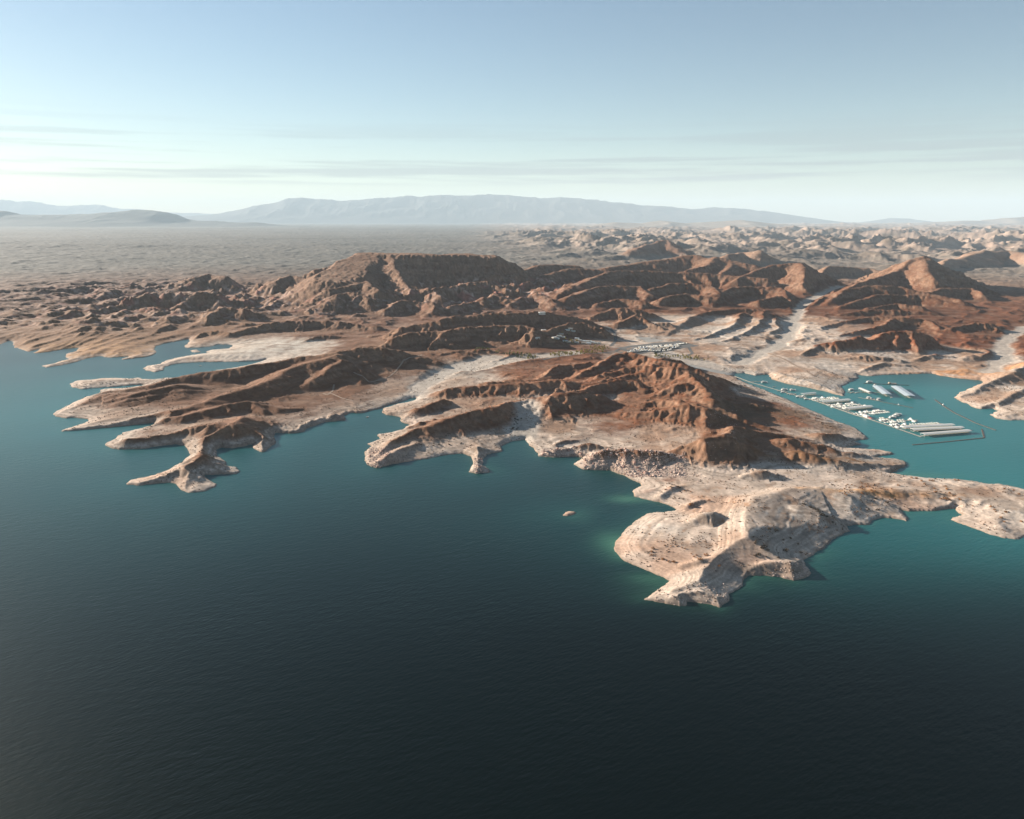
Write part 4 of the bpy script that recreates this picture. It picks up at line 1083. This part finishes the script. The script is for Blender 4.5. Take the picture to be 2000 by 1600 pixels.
covered_dock((1802,851.5), (1892,844.5), 11, 'white-roofed covered dock nearest the open lake, first of three alike')
covered_dock((1782,842.5), (1878,838), 11, 'white-roofed covered dock between the two others at the outer end')
covered_dock((1765,837.8), (1860,832.8), 11, 'white-roofed covered dock third from the outer end, beside the open boat rows')
covered_dock((1655,801), (1701,796.5), 11, 'shorter white covered dock midway along the marina walkway')
covered_dock((1605,787.5), (1658,783.5), 11, 'white covered dock at the inner end of the boat rows')
covered_dock((1567,772.5), (1591,770.5), 9, 'small covered dock standing off the walkway near the ramp', h=3.8)
covered_dock((1712,758.5), (1732,774.5), 18, 'blue-grey roofed boathouse, left one of the pair across the cove', 'roof_grey', 5.2)
covered_dock((1749,759), (1777,778), 20, 'blue-grey roofed boathouse, larger right one of the pair across the cove', 'roof_grey', 5.2)
covered_dock((1680,761.5), (1699,769.5), 9, 'small pale covered dock left of the paired boathouses', 'roof_white', 3.8)
boat_row((1743,833), (1839,827.8), 'at the double row behind the outer covered docks', 5.4, dock_label='open dock packed with boats behind the three outer covered docks')
boat_row((1722,824), (1792,821.3), 'at the boat row beyond the double row', 5.4, dock_label='open boat dock one row in from the double row')
boat_row((1712,819.6), (1734,817.7), 'at the stub dock by the big houseboats', 5.4, dock_label='stub of open dock beside the moored houseboats')
boat_row((1670,809.6), (1736,803.3), 'along the dock past the mid covered dock', 5.4, mix_='mwcwc', dock_label='open boat dock on the lake side of the mid covered dock')
boat_row((1640,797), (1687,791.6), 'along the dock inside the mid covered dock', 5.4, dock_label='open boat dock on the land side of the mid covered dock')
boat_row((1618,793.4), (1672,788.9), 'along the dock by the inner covered dock', 5.4, dock_label='open boat dock on the lake side of the inner covered dock')
boat_row((1583,781.5), (1638,777), 'at the innermost open boat dock', 5.4, dock_label='innermost open boat dock before the ramp')
boat_row((1676,777), (1719,783.5), 'at the free floating row left of the boathouses', 6.5, both=False, mix_='whc', dock_label='free floating boat dock in front of the paired boathouses')
boat_row((1600,786), (1670,811), 'along the landward side of the long walkway', 8, both=False, mix_='wmtc', dock_label='long main walkway joining the boat docks', width=3)
boat_row((1521,763), (1600,786), 'along the inner walkway', 7.5, both=True, mix_='mwtc', skip=.35, dock_label='narrow inner walkway running toward the boat ramp')
walkway((1670,811), (1712,823.5), 3, 'middle stretch of the main walkway by the fuel dock', 'walkways of the marina')
walkway((1710,823), (1800,854), 3.4, 'long pale walkway along the outer covered docks', 'walkways of the marina', m='concrete')
walkway((1434,735), (1464,746.5), 2.4, 'gangway from the boat ramp onto the water', 'walkways of the marina')
walkway((1464,746.5), (1521,763), 2.0, 'thin floating walkway between ramp gangway and first boats', 'walkways of the marina')
walkway((1464,746), (1486,745.5), 2.0, 'short spur walkway to the houseboat by the ramp', 'walkways of the marina')
walkway((1654,766.4), (1747,767.5), 2.0, 'thin walkway linking the paired boathouses to the point', 'walkways of the marina')
walkway((1686,749), (1776,753), 2.4, 'low weathered walkway on the far side of the cove', 'walkways of the marina', m='float')
for (px, py, rz, wh) in [(1743,816.5,.10,'nearest of three abreast beside the stub dock'), (1749,813.5,.10,'middle of three abreast beside the stub dock'), (1754,810.8,.10,'farthest of three abreast beside the stub dock'),
                         (1493,747.5,-.12,'moored alone by the boat ramp'), (1698,747,.05,'tied to the weathered far walkway'), (1662,762,.5,'off the tip of the sandy point'),
                         (1532,762,.0,'at the first berth of the inner walkway'), (1548,763,.05,'at the second berth of the inner walkway')]:
    p = wp(px, py); boat('h', p.x, p.y, rz, wh, GB)
for (k, px, py, rz, wh) in [('m',1666,766,.8,'beside the lone houseboat off the point'), ('w',1672,768,.2,'on the thin walkway next to the small covered dock'), ('c',1709,753,.3,'near the far weathered walkway'),
                            ('m',1512,756,.2,'drifting between ramp and inner walkway'), ('w',1741,777,.4,'tied behind the left boathouse'), ('m',718,815,.9,'alone in the small western cove'),
                            ('w',392,715,.3,'alone in the long western inlet'), ('t',1662,768,.5,'beside the sandy point tip')]:
    p = wp(px, py); boat(k, p.x, p.y, rz, wh, 'boats on the water outside the boat rows')

# fuel dock and the weathered barge
def fuel_dock():
    a = wp(1686, 812.5); b = wp(1703, 819.0); d = b - a; L_ = d.length
    r = empty('fuel_dock', (a.x, a.y, 0), math.atan2(d.y, d.x))
    MB().box(0, L_, -4, 4, .2, .7).build('deck', M['dock'], r)
    MB().box(L_ * .1, L_ * .55, -2.5, 2.5, .703, 3.4).build('kiosk', M['white_paint'], r)
    MB().box(L_ * .06, L_ * .6, -3.1, 3.1, 3.403, 3.7).build('roof', M['roof_white'], r)
    for k in range(3): MB().box(L_ * (.68 + .1 * k), L_ * (.68 + .1 * k) + 1.0, -.5, .5, .703, 2.3).build('fuel_pump', M['red_paint'], r)
    tag(r, 'white fuel dock kiosk with red pumps on the main walkway', 'fuel dock')
fuel_dock()
def barge():
    p = wp(1742, 749.5)
    r = empty('work_barge', (p.x, p.y, 0), -.08)
    MB().loft([[(-10, -3, .9), (-8, -3, -.2), (8, -3, -.2), (10, -3, .9)], [(-10, 3, .9), (-8, 3, -.2), (8, 3, -.2), (10, 3, .9)]]).build('hull', M['float'], r)
    MB().box(-9.5, 9.5, -2.9, 2.9, .903, 1.05).build('deck', M['dock'], r)
    MB().box(-7, -3.5, -1.8, 1.8, 1.053, 3.2).build('wheelhouse', M['tan_canvas'], r)
    tag(r, 'flat brown work barge lying by the far walkway', 'barge')
barge()

def boom(pts, label, w=1.05):
    W = [wp(*p) for p in pts]
    r = empty('breakwater', (W[0].x, W[0].y, 0))
    for a, b in zip(W[:-1], W[1:]):
        n = max(1, round((b - a).length / 11)); d = (b - a).normalized(); nr_ = Vector((-d.y, d.x))
        for k in range(n):
            p = a.lerp(b, k / n) - W[0]; q = a.lerp(b, (k + 1) / n) - W[0] - d * .7
            mb = MB()
            A, B = p + nr_ * w, q + nr_ * w; C_, D_ = q - nr_ * w, p - nr_ * w
            v = [(A.x, A.y), (B.x, B.y), (C_.x, C_.y), (D_.x, D_.y)]
            mb.prism(v, -.3, .55, 0)
            mb.build('float_segment', M['float'], r)
    tag(r, label, 'breakwater', 'floating breakwaters round the marina')
boom([(1826,780.8),(1842,792.5),(1863,806),(1906,826.7),(1946,841)], 'long dark floating breakwater slanting across the bay mouth')
boom([(1782,869.3),(1850,863),(1922,855.5),(1917.5,838.4)], 'dark floating breakwater with a hooked end below the covered docks')
boom([(1719,784.5),(1750,790.5),(1784,797)], 'short dark floating boom trailing from the free floating boat row', 1.0)
def buoy(px, py, label, s=1.0):
    p = wp(px, py)
    r = empty('buoy', (p.x, p.y, 0)); r.scale = (s, s, s)
    ring = lambda rr_, z: [(rr_ * math.cos(i * math.pi / 4), rr_ * math.sin(i * math.pi / 4), z) for i in range(8)]
    MB().loft([ring(.5, -.4), ring(1.0, .1), ring(1.0, .6), ring(.5, 1.2), ring(.35, 2.0), ring(.1, 2.2)]).build('float', M['buoy'], r)
    MB().rod((0, 0, 2.15), (0, 0, 3.0), .08, 5).build('pole', M['steel'], r)
    tag(r, label, 'buoy', 'white buoys')
buoy(1842, 791.5, 'white buoy at the bend of the long slanting breakwater', 1.5)
buoy(1755, 791, 'white buoy on the short trailing boom', 1.2)
# ------------------------------------------------------------------ trees, brush, rocks, village
def clump(rs, n, rx, rz, z0, size, m, name):
    """a loose crown of leaf clumps"""
    v, f = [], []
    for _ in range(n):
        while True:
            p = rs.uniform(-1, 1, 3)
            if .15 < (p ** 2).sum() < 1: break
        c = np.array([p[0] * rx, p[1] * rx, z0 + rz + p[2] * rz])
        s = size * rs.uniform(.6, 1.3)
        q = rs.normal(size=(3, 3)); q /= np.linalg.norm(q, axis=1)[:, None]
        b = len(v)
        v += [tuple(c + q[0] * s), tuple(c + q[1] * s), tuple(c + q[2] * s), tuple(c - (q[0] + q[1]) * s * .6)]
        f += [(b, b + 1, b + 2), (b, b + 2, b + 3), (b + 1, b + 3, b + 2), (b, b + 3, b + 1)]
    me = bpy.data.meshes.new(name); me.from_pydata(v, [], f); me.update(); me.materials.append(m)
    return me

rs = np.random.RandomState(21)
def on_land(px, py, z=12.0):
    x, y = ground(px, py, z)
    for _ in range(4):
        x, y = ground(px, py, max(0.0, elev(x, y)))
    return x, y, elev(x, y)

tree_protos = []
for m, h, r_ in [('leaf_gold', 6.5, 2.3), ('leaf_gold', 8.0, 2.0), ('leaf_green', 6.0, 2.4), ('leaf_green', 7.5, 2.2), ('leaf_dark', 6.5, 2.5)]:
    t = empty('tree', (0, 0, -500))
    mb = MB(); ring = lambda cx, cy, r, z: [(cx + r * math.cos(i * math.pi / 3), cy + r * math.sin(i * math.pi / 3), z) for i in range(6)]
    mb.loft([ring(0, 0, .34, -.6), ring(.05, 0, .24, h * .25), ring(.15, .1, .14, h * .55), ring(.1, .15, .05, h * .85)])
    for a in range(3):
        an = a * 2.1 + .4
        mb.rod((0, 0, h * (.22 + .08 * a)), (math.cos(an) * r_ * .7, math.sin(an) * r_ * .7, h * (.5 + .08 * a)), .07, 4)
    mb.build('trunk', M['bark'], t)
    cr = bpy.data.objects.new('crown', clump(rs, 60, r_, h * .38, h * .22, .75, M[m], 'crown')); col.objects.link(cr); cr.parent = t
    tree_protos.append(t)
used_proto = [False] * len(tree_protos)
def tree(i, x, y, z, s, label, group):
    o = tree_protos[i] if not used_proto[i] else copy_tree(tree_protos[i])
    used_proto[i] = True
    o.location = (x, y, z - .1); o.rotation_euler = (0, 0, rnd.uniform(0, 6.28)); o.scale = (s, s, s * rnd.uniform(.85, 1.15))
    tag(o, label, 'tree', group)
groves = [((985, 691), (1045, 700), 5, 62, [2, 3, 4, 0, 2], 'olive tree in the dark grove at the foot of the cone hill', 'grove below the cone hill'),
          ((1075, 694), (1130, 690), 4, 52, [0, 1, 0, 2, 1], 'golden tree in the long row behind the red hill', 'row behind the red hill'),
          ((1130, 690), (1185, 683), 6, 62, [0, 1, 0, 2, 1], 'golden tree where the long row meets the village road', 'row by the village road'),
          ((1155, 677), (1180, 682), 4, 14, [0, 1, 0], 'tall golden tree just below the village', 'clump just below the village'),
          ((920, 687), (975, 689), 4, 22, [2, 0, 3], 'small sparse tree west of the dark grove', 'sparse line beside the grove'),
          ((1275, 694), (1320, 699), 4, 26, [4, 2, 0], 'dark tree below the boat storage lot', 'belt under the storage lot'),
          ((1320, 698), (1380, 701), 4, 38, [0, 2, 1], 'rusty gold tree in the row above the boat ramp', 'row above the boat ramp'),
          ((1100, 665), (1135, 672), 5, 16, [0, 1, 2], 'golden tree standing between the mobile homes', 'clump among the mobile homes')]
for (a, b, spread, n, kinds, lab, grp) in groves:
    for k in range(n):
        t = rnd.random()
        px, py = a[0] + (b[0] - a[0]) * t + rnd.gauss(0, 3), a[1] + (b[1] - a[1]) * t + rnd.uniform(-spread, spread) * .9
        x, y, z = on_land(px, py)
        if z < .5: continue
        ki = rnd.choice(kinds); s_ = rnd.uniform(.6, 1.05)
        tone = ['golden', 'slim golden', 'olive green', 'slim olive green', 'dark green'][ki]
        end = ['at the west end', 'in the middle', 'at the east end'][min(2, int(3 * t))]
        tree(ki, x, y, z, s_, ('small ' if s_ < .82 else '') + tone + ' tree ' + end + ' of the ' + grp, ('small ' if s_ < .82 else '') + tone + ', ' + end + ' of the ' + grp)
# the mobile-home village and the white service buildings
def mobile_home(wall, roof):
    r = empty('mobile_home', (0, 0, -500))
    w = MB().box(-6.5, 6.5, -2.6, 2.6, -.8, 2.9).build('wall', M[wall], r)
    MB().loft([[(-6.9, -3, 2.9), (-6.9, 0, 3.7), (-6.9, 3, 2.9), (-6.9, 0, 2.903)], [(6.9, -3, 2.9), (6.9, 0, 3.7), (6.9, 3, 2.9), (6.9, 0, 2.903)]]).build('roof', M[roof], r)
    for k in range(3): MB().box(-5 + 3.6 * k, -3.4 + 3.6 * k, -2.64, -2.603, 1.1, 2.2).build('window', M['glass'], w)
    MB().box(-.2 + 1.0, .8 + 1.0, -2.66, -2.603, -.1, 2.1).build('door', M['steel'], w)
    return r
mh = [mobile_home('wall_tan', 'roof_pale'), mobile_home('white_paint', 'roof_pale'), mobile_home('white_paint', 'roof_grey')]
mh_used = [False] * 3
spots = [(1096,656),(1099,661),(1108,660),(1114,660),(1119,661),(1127,664),(1132,666),(1137,667),(1143,668),(1146,669),(1152,668),(1158,670),(1163,672),(1168,671),
         (1104,667),(1110,669),(1092,664),(1088,662),(1120,667),(1126,670),(1150,672),(1140,672)]
for i, (px, py) in enumerate(spots):
    k = i % 3
    o = mh[k] if not mh_used[k] else copy_tree(mh[k]); mh_used[k] = True
    x, y, z = on_land(px, py)
    o.location = (x, y, z + .6); o.rotation_euler = (0, 0, -.35 + rnd.uniform(-.25, .25))
    tag(o, ['tan-walled mobile home with a white roof in the hillside village', 'all-white mobile home in the hillside village', 'white mobile home under a blue-grey roof in the hillside village'][k], 'mobile home', 'mobile homes of the village')
for j, (px, py, sx, lab) in enumerate([(1050, 653, .8, 'small white service building left of the pair on the pale terrace'), (1058, 649.5, 1.2, 'largest white service building on the pale terrace above the village'),
                                       (1062, 645, .8, 'white service building farthest back on the pale terrace'), (1083, 661, .9, 'pinkish tan house alone between terrace and village')]):
    x, y, z = on_land(px, py)
    r = empty('service_building', (x, y, z + .4), .2 * j); r.scale = (sx, sx, sx)
    w = MB().box(-8, 8, -5, 5, -2, 4).build('wall', M['white_paint' if j < 3 else 'wall_tan'], r)
    MB().box(-8.4, 8.4, -5.4, 5.4, 4.003, 4.5).build('roof', M['roof_white'], r)
    for k in range(4): MB().box(-7 + 3.8 * k, -5.2 + 3.8 * k, -5.04, -5.003, 1.2, 2.6).build('window', M['glass'], w)
    MB().box(6.4, 7.6, -5.05, -5.003, -.4, 2.1).build('door', M['steel'], w)
    tag(r, lab, 'building')

# boats on trailers in the storage lot
def boat_on_trailer(canvas):
    r = empty('boat_trailer', (0, 0, -500))
    half = [(-3.8, 1.2), (-1.5, 1.35), (1.4, 1.2), (3.0, .75), (4.3, .06)]
    ol = [(x, -y) for x, y in half] + [(x, y) for x, y in reversed(half)]
    MB().prism(ol, .8, 2.0, .25).build('hull', M['white_paint'], r)
    MB().loft([[(-3.6, -1.1, 2.003), (2.8, -.7, 2.003), (2.8, .7, 2.003), (-3.6, 1.1, 2.003)], [(-2.6, -.3, 2.9), (.6, -.3, 2.9), (.6, .3, 2.9), (-2.6, .3, 2.9)]]).build('cover', M[canvas], r)
    MB().box(-3.2, 5.2, -.1, .1, .55, .75).box(-2.4, -2.2, -1.2, 1.2, .5, .7).build('trailer_frame', M['steel'], r)['kind'] = 'stuff'
    for s in (-1, 1): MB().rod((-2.0, s * 1.15, .35), (-2.0, s * 1.4, .35), .36, 10).build('wheel', M['rubber'], r)
    return r
bt = [boat_on_trailer('roof_white'), boat_on_trailer('white_paint'), boat_on_trailer('blue_canvas'), boat_on_trailer('tan_canvas')]
bt_used = [False] * 4
bt_lab = ['trailered boat under a white cover in the storage lot', 'trailered boat with a bare white deck in the storage lot', 'trailered boat under a blue cover in the storage lot', 'trailered boat under a tan cover in the storage lot']
for row in range(5):
    ax, ay = 1226 + row * 5.5, 689.5 - row * 2.2
    bx, by = 1316 + row * 7.0, 682.5 - row * 2.7
    A, B = Vector(ground(ax, ay, 14)), Vector(ground(bx, by, 14))
    n = int((B - A).length / 5.0)
    d = (B - A).normalized()
    for k in range(n):
        if rnd.random() < .16: continue
        p = A + d * (k * 5.0)
        i = rnd.choice([0, 0, 1, 1, 2, 3])
        o = bt[i] if not bt_used[i] else copy_tree(bt[i]); bt_used[i] = True
        o.location = (p.x, p.y, elev(p.x, p.y) + .34); o.rotation_euler = (0, 0, math.atan2(d.y, d.x) + 1.2 + rnd.uniform(-.05, .05))
        third = ['at the village end', 'in the middle', 'at the ramp end'][min(2, int(3 * k / n))]
        rowname = ['front', 'second', 'middle', 'fourth', 'back'][row]
        tag(o, bt_lab[i].replace('in the storage lot', third + ' of the ' + rowname + ' storage row'), 'boat trailer', bt_lab[i].split(' in the')[0] + ', ' + rowname + ' row ' + third)

# ---- shrubs on the near peninsula
bush = {'o': [clump(rs, 46, 1.0, .62, -.1, .30, M['brush_orange'], 'shrub') for _ in range(3)], 'b': [clump(rs, 46, 1.0, .6, -.1, .30, M['brush_brown'], 'shrub') for _ in range(3)],
        'd': [clump(rs, 46, 1.0, .6, -.1, .30, M['brush_dark'], 'shrub') for _ in range(3)]}
def shrub(k, px, py, s, label, group):
    x, y, z = on_land(px, py, 8)
    if z < .4: return
    o = bpy.data.objects.new('shrub', rnd.choice(bush[k])); col.objects.link(o)
    o.location = (x, y, z); o.scale = (s * rnd.uniform(.9, 1.3), s * rnd.uniform(.9, 1.2), s * rnd.uniform(.75, 1.0)); o.rotation_euler = (0, 0, rnd.uniform(0, 6.28))
    if group in SPREAD:
        x0, x1, y0, y1 = SPREAD[group]
        where = (('far ' if py < y0 + (y1 - y0) / 3 else 'near ' if py > y1 - (y1 - y0) / 3 else '') + ('west part' if px < x0 + (x1 - x0) / 3 else 'east part' if px > x1 - (x1 - x0) / 3 else 'middle'))
        big = 'large ' if o.scale.x > 2.0 else ''
        label = big + label + ', ' + where; group = big + group + ', ' + where
    tag(o, label, 'shrub', group)
SPREAD = {'rust shrubs on the pale beach, small': (1240, 1452, 955, 1085), 'dark shrubs on the shaded slope': (1440, 1735, 972, 1092), 'rust shrubs on the sand spit': (1750, 2000, 932, 1022),
          'dense rust shrubs at the root of the spit': (1640, 1740, 942, 965), 'dark shrubs on the grey shelf': (790, 980, 850, 875), 'dark shrubs by the gravel wash': (995, 1018, 808, 850)}
G1, G2, G3 = 'rust shrubs on the pale beach', 'dark shrubs on the shaded slope', 'rust shrubs on the sand spit'
for (px, py, s, lab) in [(1350,985,2.9,'largest rust shrub on the neck of the peninsula, casting a round shadow'), (1385,978,2.0,'rust shrub at the east end of the low line on the neck'),
                         (1379,1085,2.6,'broad rust shrub beside the red rubble mound on the tip'), (1367,1093,2.4,'rust shrub on the lake side of the red rubble mound'),
                         (1275,1072,1.8,'rust shrub topmost of three in a column near the west beach'), (1272,1078,1.6,'rust shrub middle of three in a column near the west beach'),
                         (1272,1085,1.6,'rust shrub lowest of three in a column near the west beach'), (1294,1093,1.9,'rust shrub at the west end of the southern row of three'),
                         (1305,1097,1.5,'rust shrub in the middle of the southern row of three'), (1316,1098,1.9,'rust shrub at the east end of the southern row of three'), (1404,1106,1.6,'lone rust shrub below the broken ridge edge')]:
    shrub('o', px, py, s, lab, G1)
for (px, py) in [(1409,970),(1364,971),(1372,970),(1395,971),(1445,978),(1452,977),(1268,1044),(1260,1055),(1246,1054),(1284,1058),(1292,1058),(1297,1059),(1298,1066),(1311,1067),(1323,1067),(1332,1070),(1338,1072),(1316,1052),(1305,1046),(1391,1075),(1355,1088),(1350,1082),(1360,1085),(1406,1048),(1418,1033),(1436,1037),(1337,959),(1349,961),(1343,958),(1240,1040),(1388,1066),(1380,1070),(1310,1055)]:
    shrub('o', px, py, rnd.uniform(.8, 1.5), 'small rust shrub scattered on the pale western beach', G1 + ', small')
for (px, py) in [(1310,952),(1323,952),(1307,945),(1315,948),(1328,953),(1300,957),(1293,962)]:
    shrub('b', px, py, rnd.uniform(1.2, 2.0), 'brown shrub clumped on the rubble knoll by the cove', 'brown shrubs on the knoll')
for (px, py, s) in [(1493,1069,2.6),(1488,1072,2.2),(1481,1084,2.4),(1475,1086,2.0),(1535,1076,2.6),(1502,1034,2.0),(1475,1063,2.2),(1516,1036,1.5),(1544,1052,1.7),(1559,1063,1.6),(1607,1007,2.6),(1600,1000,2.4),(1583,991,2.4),(1590,994,2.2),(1596,997,2.0),(1628,1010,2.0),(1615,1010,1.8),(1500,1075,1.7),(1530,1055,1.4),(1564,1080,1.5),(1520,1090,1.4),(1470,1050,1.6),(1570,985,1.8),(1445,1020,1.3),(1697,996,1.6),(1715,995,1.6),(1722,976,1.8),(1710,975,1.7),(1732,982,1.9),(1627,1020,1.5)]:
    shrub('d', px, py, s, 'dark shrub in the gullies of the shaded eastern slope', G2)
for (px, py, s) in [(1827,962,2.6),(1850,956,2.2),(1855,964,1.9),(1825,955,1.8),(1847,951,1.8),(1822,940,2.0),(1816,939,1.8),(1790,935,2.0),(1780,934,1.8),(1800,940,1.8),(1806,945,1.8),(1872,939,1.9),(1866,938,1.5),(1755,949,2.0),(1875,975,1.8),(1865,969,1.5),(1900,989,1.5),(1935,990,1.8),(1942,996,1.6),(1965,1001,2.0),(1955,1012,1.8),(1945,1000,1.5),(1962,1020,1.5),(1962,956,1.9),(1995,1019,1.8),(1980,958,1.8),(1990,966,1.8),(1845,974,2.3),(1852,976,2.2),(1838,975,1.8)]:
    shrub('o', px, py, s, 'rust shrub spread over the sand spit to the east', G3)
for k in range(46):
    shrub('o', 1690 + rnd.gauss(0, 26), 953 + rnd.gauss(0, 7), rnd.uniform(.7, 1.6), 'rust shrub in the dense patch where the sand spit begins', 'dense rust shrubs at the root of the spit')
for k in range(30):
    shrub('d', rnd.uniform(790, 980), 862 + rnd.gauss(0, 8), rnd.uniform(.9, 1.8), 'dark shrub on the grey shelf under the long western ridge', 'dark shrubs on the grey shelf')
for k in range(22):
    shrub('d', 1006 + rnd.gauss(0, 6), 828 + rnd.gauss(0, 12), rnd.uniform(1.2, 2.2), 'dark shrub left of the gravel wash behind the cove', 'dark shrubs by the gravel wash')

# low brush nobody could count
v, f = [], []
def tuft(x, y, z, s):
    b = len(v)
    a = rnd.uniform(0, 6.28)
    for k in range(3):
        v.append((x + s * math.cos(a + k * 2.1), y + s * math.sin(a + k * 2.1), z - .05))
    v.append((x + rnd.uniform(-.2, .2) * s, y + rnd.uniform(-.2, .2) * s, z + s * .9))
    f.extend([(b, b + 1, b + 3), (b + 1, b + 2, b + 3), (b + 2, b, b + 3)])
cnt = 0
while cnt < 9000:
    q = 640 + 1250 * rnd.random() ** 1.2; a = rnd.uniform(R(-32), R(35))
    x, y = math.sin(a) * q, math.cos(a) * q
    z = elev(x, y)
    if z < 1.2: continue
    cl = float(fbm(np.array([x]), np.array([y]), 38, 3, seed=401)[0])
    if cl < .22 and rnd.random() > (.05 if q < 1000 else .12): continue
    tuft(x, y, z, rnd.uniform(.35, .95) * (1 + q / 2200)); cnt += 1
me = bpy.data.meshes.new('scrub'); me.from_pydata(v, [], f); me.update(); me.materials.append(M['brush_brown'])
o = bpy.data.objects.new('scrub', me); col.objects.link(o)
tag(o, 'low dry brush speckled over the silt and the hill slopes', 'brush', kind='stuff')

# ---- broken rock
def rock_mesh(m):
    bm = bmesh.new(); bmesh.ops.create_icosphere(bm, subdivisions=1, radius=1)
    for q in bm.verts: q.co = Vector((q.co.x * rnd.uniform(.7, 1.25), q.co.y * rnd.uniform(.7, 1.25), q.co.z * rnd.uniform(.55, 1.0)))
    me = bpy.data.meshes.new('boulder'); bm.to_mesh(me); bm.free(); me.materials.append(m)
    return me
rocks = [rock_mesh(M['rock_pale']) for _ in range(4)] + [rock_mesh(M['rock_pink']) for _ in range(2)]
def talus_spot():
    t = rnd.random()
    if t < .68: return 1140 + 200 * rnd.random(), 886 + 46 * rnd.random() ** .8, 'on the rubble slope below the little red cliff', 'boulders of the rubble slope'
    if t < .80: return 1058 + 80 * rnd.random(), 876 + 18 * rnd.random(), 'on the low rocky point in the cove', 'boulders of the low rocky point'
    if t < .92: return 718 + 45 * rnd.random(), 874 + 40 * rnd.random(), 'at the broken tip of the western ridge', 'boulders at the ridge tip'
    return 925 + 30 * rnd.random(), 895 + 27 * rnd.random(), 'on the hooked rock spit', 'boulders of the hooked spit'
n = 0
while n < 290:
    px, py, wh, gr = talus_spot()
    x, y, z = on_land(px, py, 6)
    if z < .3: continue
    i = rnd.randrange(6)
    o = bpy.data.objects.new('boulder', rocks[i]); col.objects.link(o)
    s = rnd.uniform(1.1, 1.7) if rnd.random() < .75 else rnd.uniform(1.7, 2.9)
    o.location = (x, y, z + .2 * s); o.scale = (s * rnd.uniform(.8, 1.3), s, s * rnd.uniform(.8, 1.1)); o.rotation_euler = (rnd.uniform(-.4, .4), rnd.uniform(-.4, .4), rnd.uniform(0, 6.28))
    lev = ''
    if 'rubble' in gr:
        lev = ('west ' if px < 1205 else 'middle ' if px < 1272 else 'east ') + ('top' if py < 900 else 'centre' if py < 915 else 'foot')
        wh, gr = 'on the ' + lev + ' of the rubble slope under the red cliff', lev + ' of the rubble slope'
    size = 'large ' if s > 1.9 else 'small ' if s < 1.35 else ''
    tag(o, size + ('pale boulder ' if i < 4 else 'pinkish boulder ') + wh, 'boulder', size + ('pale, ' if i < 4 else 'pinkish, ') + gr)
    n += 1
v, f = [], []
base = [tuple(q.co) for q in rocks[0].vertices]; bf = [tuple(p.vertices) for p in rocks[0].polygons]
n = 0
while n < 5200:
    px, py, wh, gr = talus_spot()
    if rnd.random() < .10: px, py = rnd.choice([(1330 + 40 * rnd.random(), 915 + 30 * rnd.random()), (1280 + 140 * rnd.random(), 1140 + 36 * rnd.random()), (1510 + 70 * rnd.random(), 1100 + 26 * rnd.random()), (756 + 50 * rnd.random(), 800 + 36 * rnd.random()), (1380 + 60 * rnd.random(), 800 + 90 * rnd.random())])
    x, y, z = on_land(px, py, 6)
    if z < .15: continue
    s = rnd.uniform(.3, 1.0); a = rnd.uniform(0, 6.28); b = len(v); ca, sa = math.cos(a) * s, math.sin(a) * s
    for (p, q, r_) in base: v.append((x + p * ca - q * sa, y + p * sa + q * ca, z + (r_ * .8 + .15) * s))
    f.extend([tuple(b + i for i in t) for t in bf]); n += 1
me = bpy.data.meshes.new('rubble'); me.from_pydata(v, [], f); me.update(); me.materials.append(M['rock_pale'])
o = bpy.data.objects.new('rubble', me); col.objects.link(o)
tag(o, 'small broken rock strewn below the cliffs and along the points', 'rubble', kind='stuff')
# ------------------------------------------------------------------ haze
def haze_box(x0, x1, y0, y1, z0, z1, density):
    bm = bmesh.new()
    bmesh.ops.create_cube(bm, size=1)
    for v in bm.verts:
        v.co = ((x0 + x1) / 2 + v.co.x * (x1 - x0), (y0 + y1) / 2 + v.co.y * (y1 - y0), (z0 + z1) / 2 + v.co.z * (z1 - z0))
    me = bpy.data.meshes.new('haze'); bm.to_mesh(me); bm.free()
    o = bpy.data.objects.new('haze', me); col.objects.link(o)
    o['kind'] = 'stuff'
    m = bpy.data.materials.new('desert_air'); m.use_nodes = True
    n = m.node_tree.nodes; n.clear()
    out = n.new('ShaderNodeOutputMaterial'); vol = n.new('ShaderNodeVolumePrincipled')
    vol.inputs['Color'].default_value = (.57, .71, .82, 1)
    vol.inputs['Density'].default_value = density
    vol.inputs['Anisotropy'].default_value = .0
    m.node_tree.links.new(vol.outputs['Volume'], out.inputs['Volume'])
    me.materials.append(m)
    return o
zlo = min(float(FH.min()), 0.0) - 1.0
haze_box(-140000, 140000, -6000, 110000, zlo, 3100.0, HAZE)
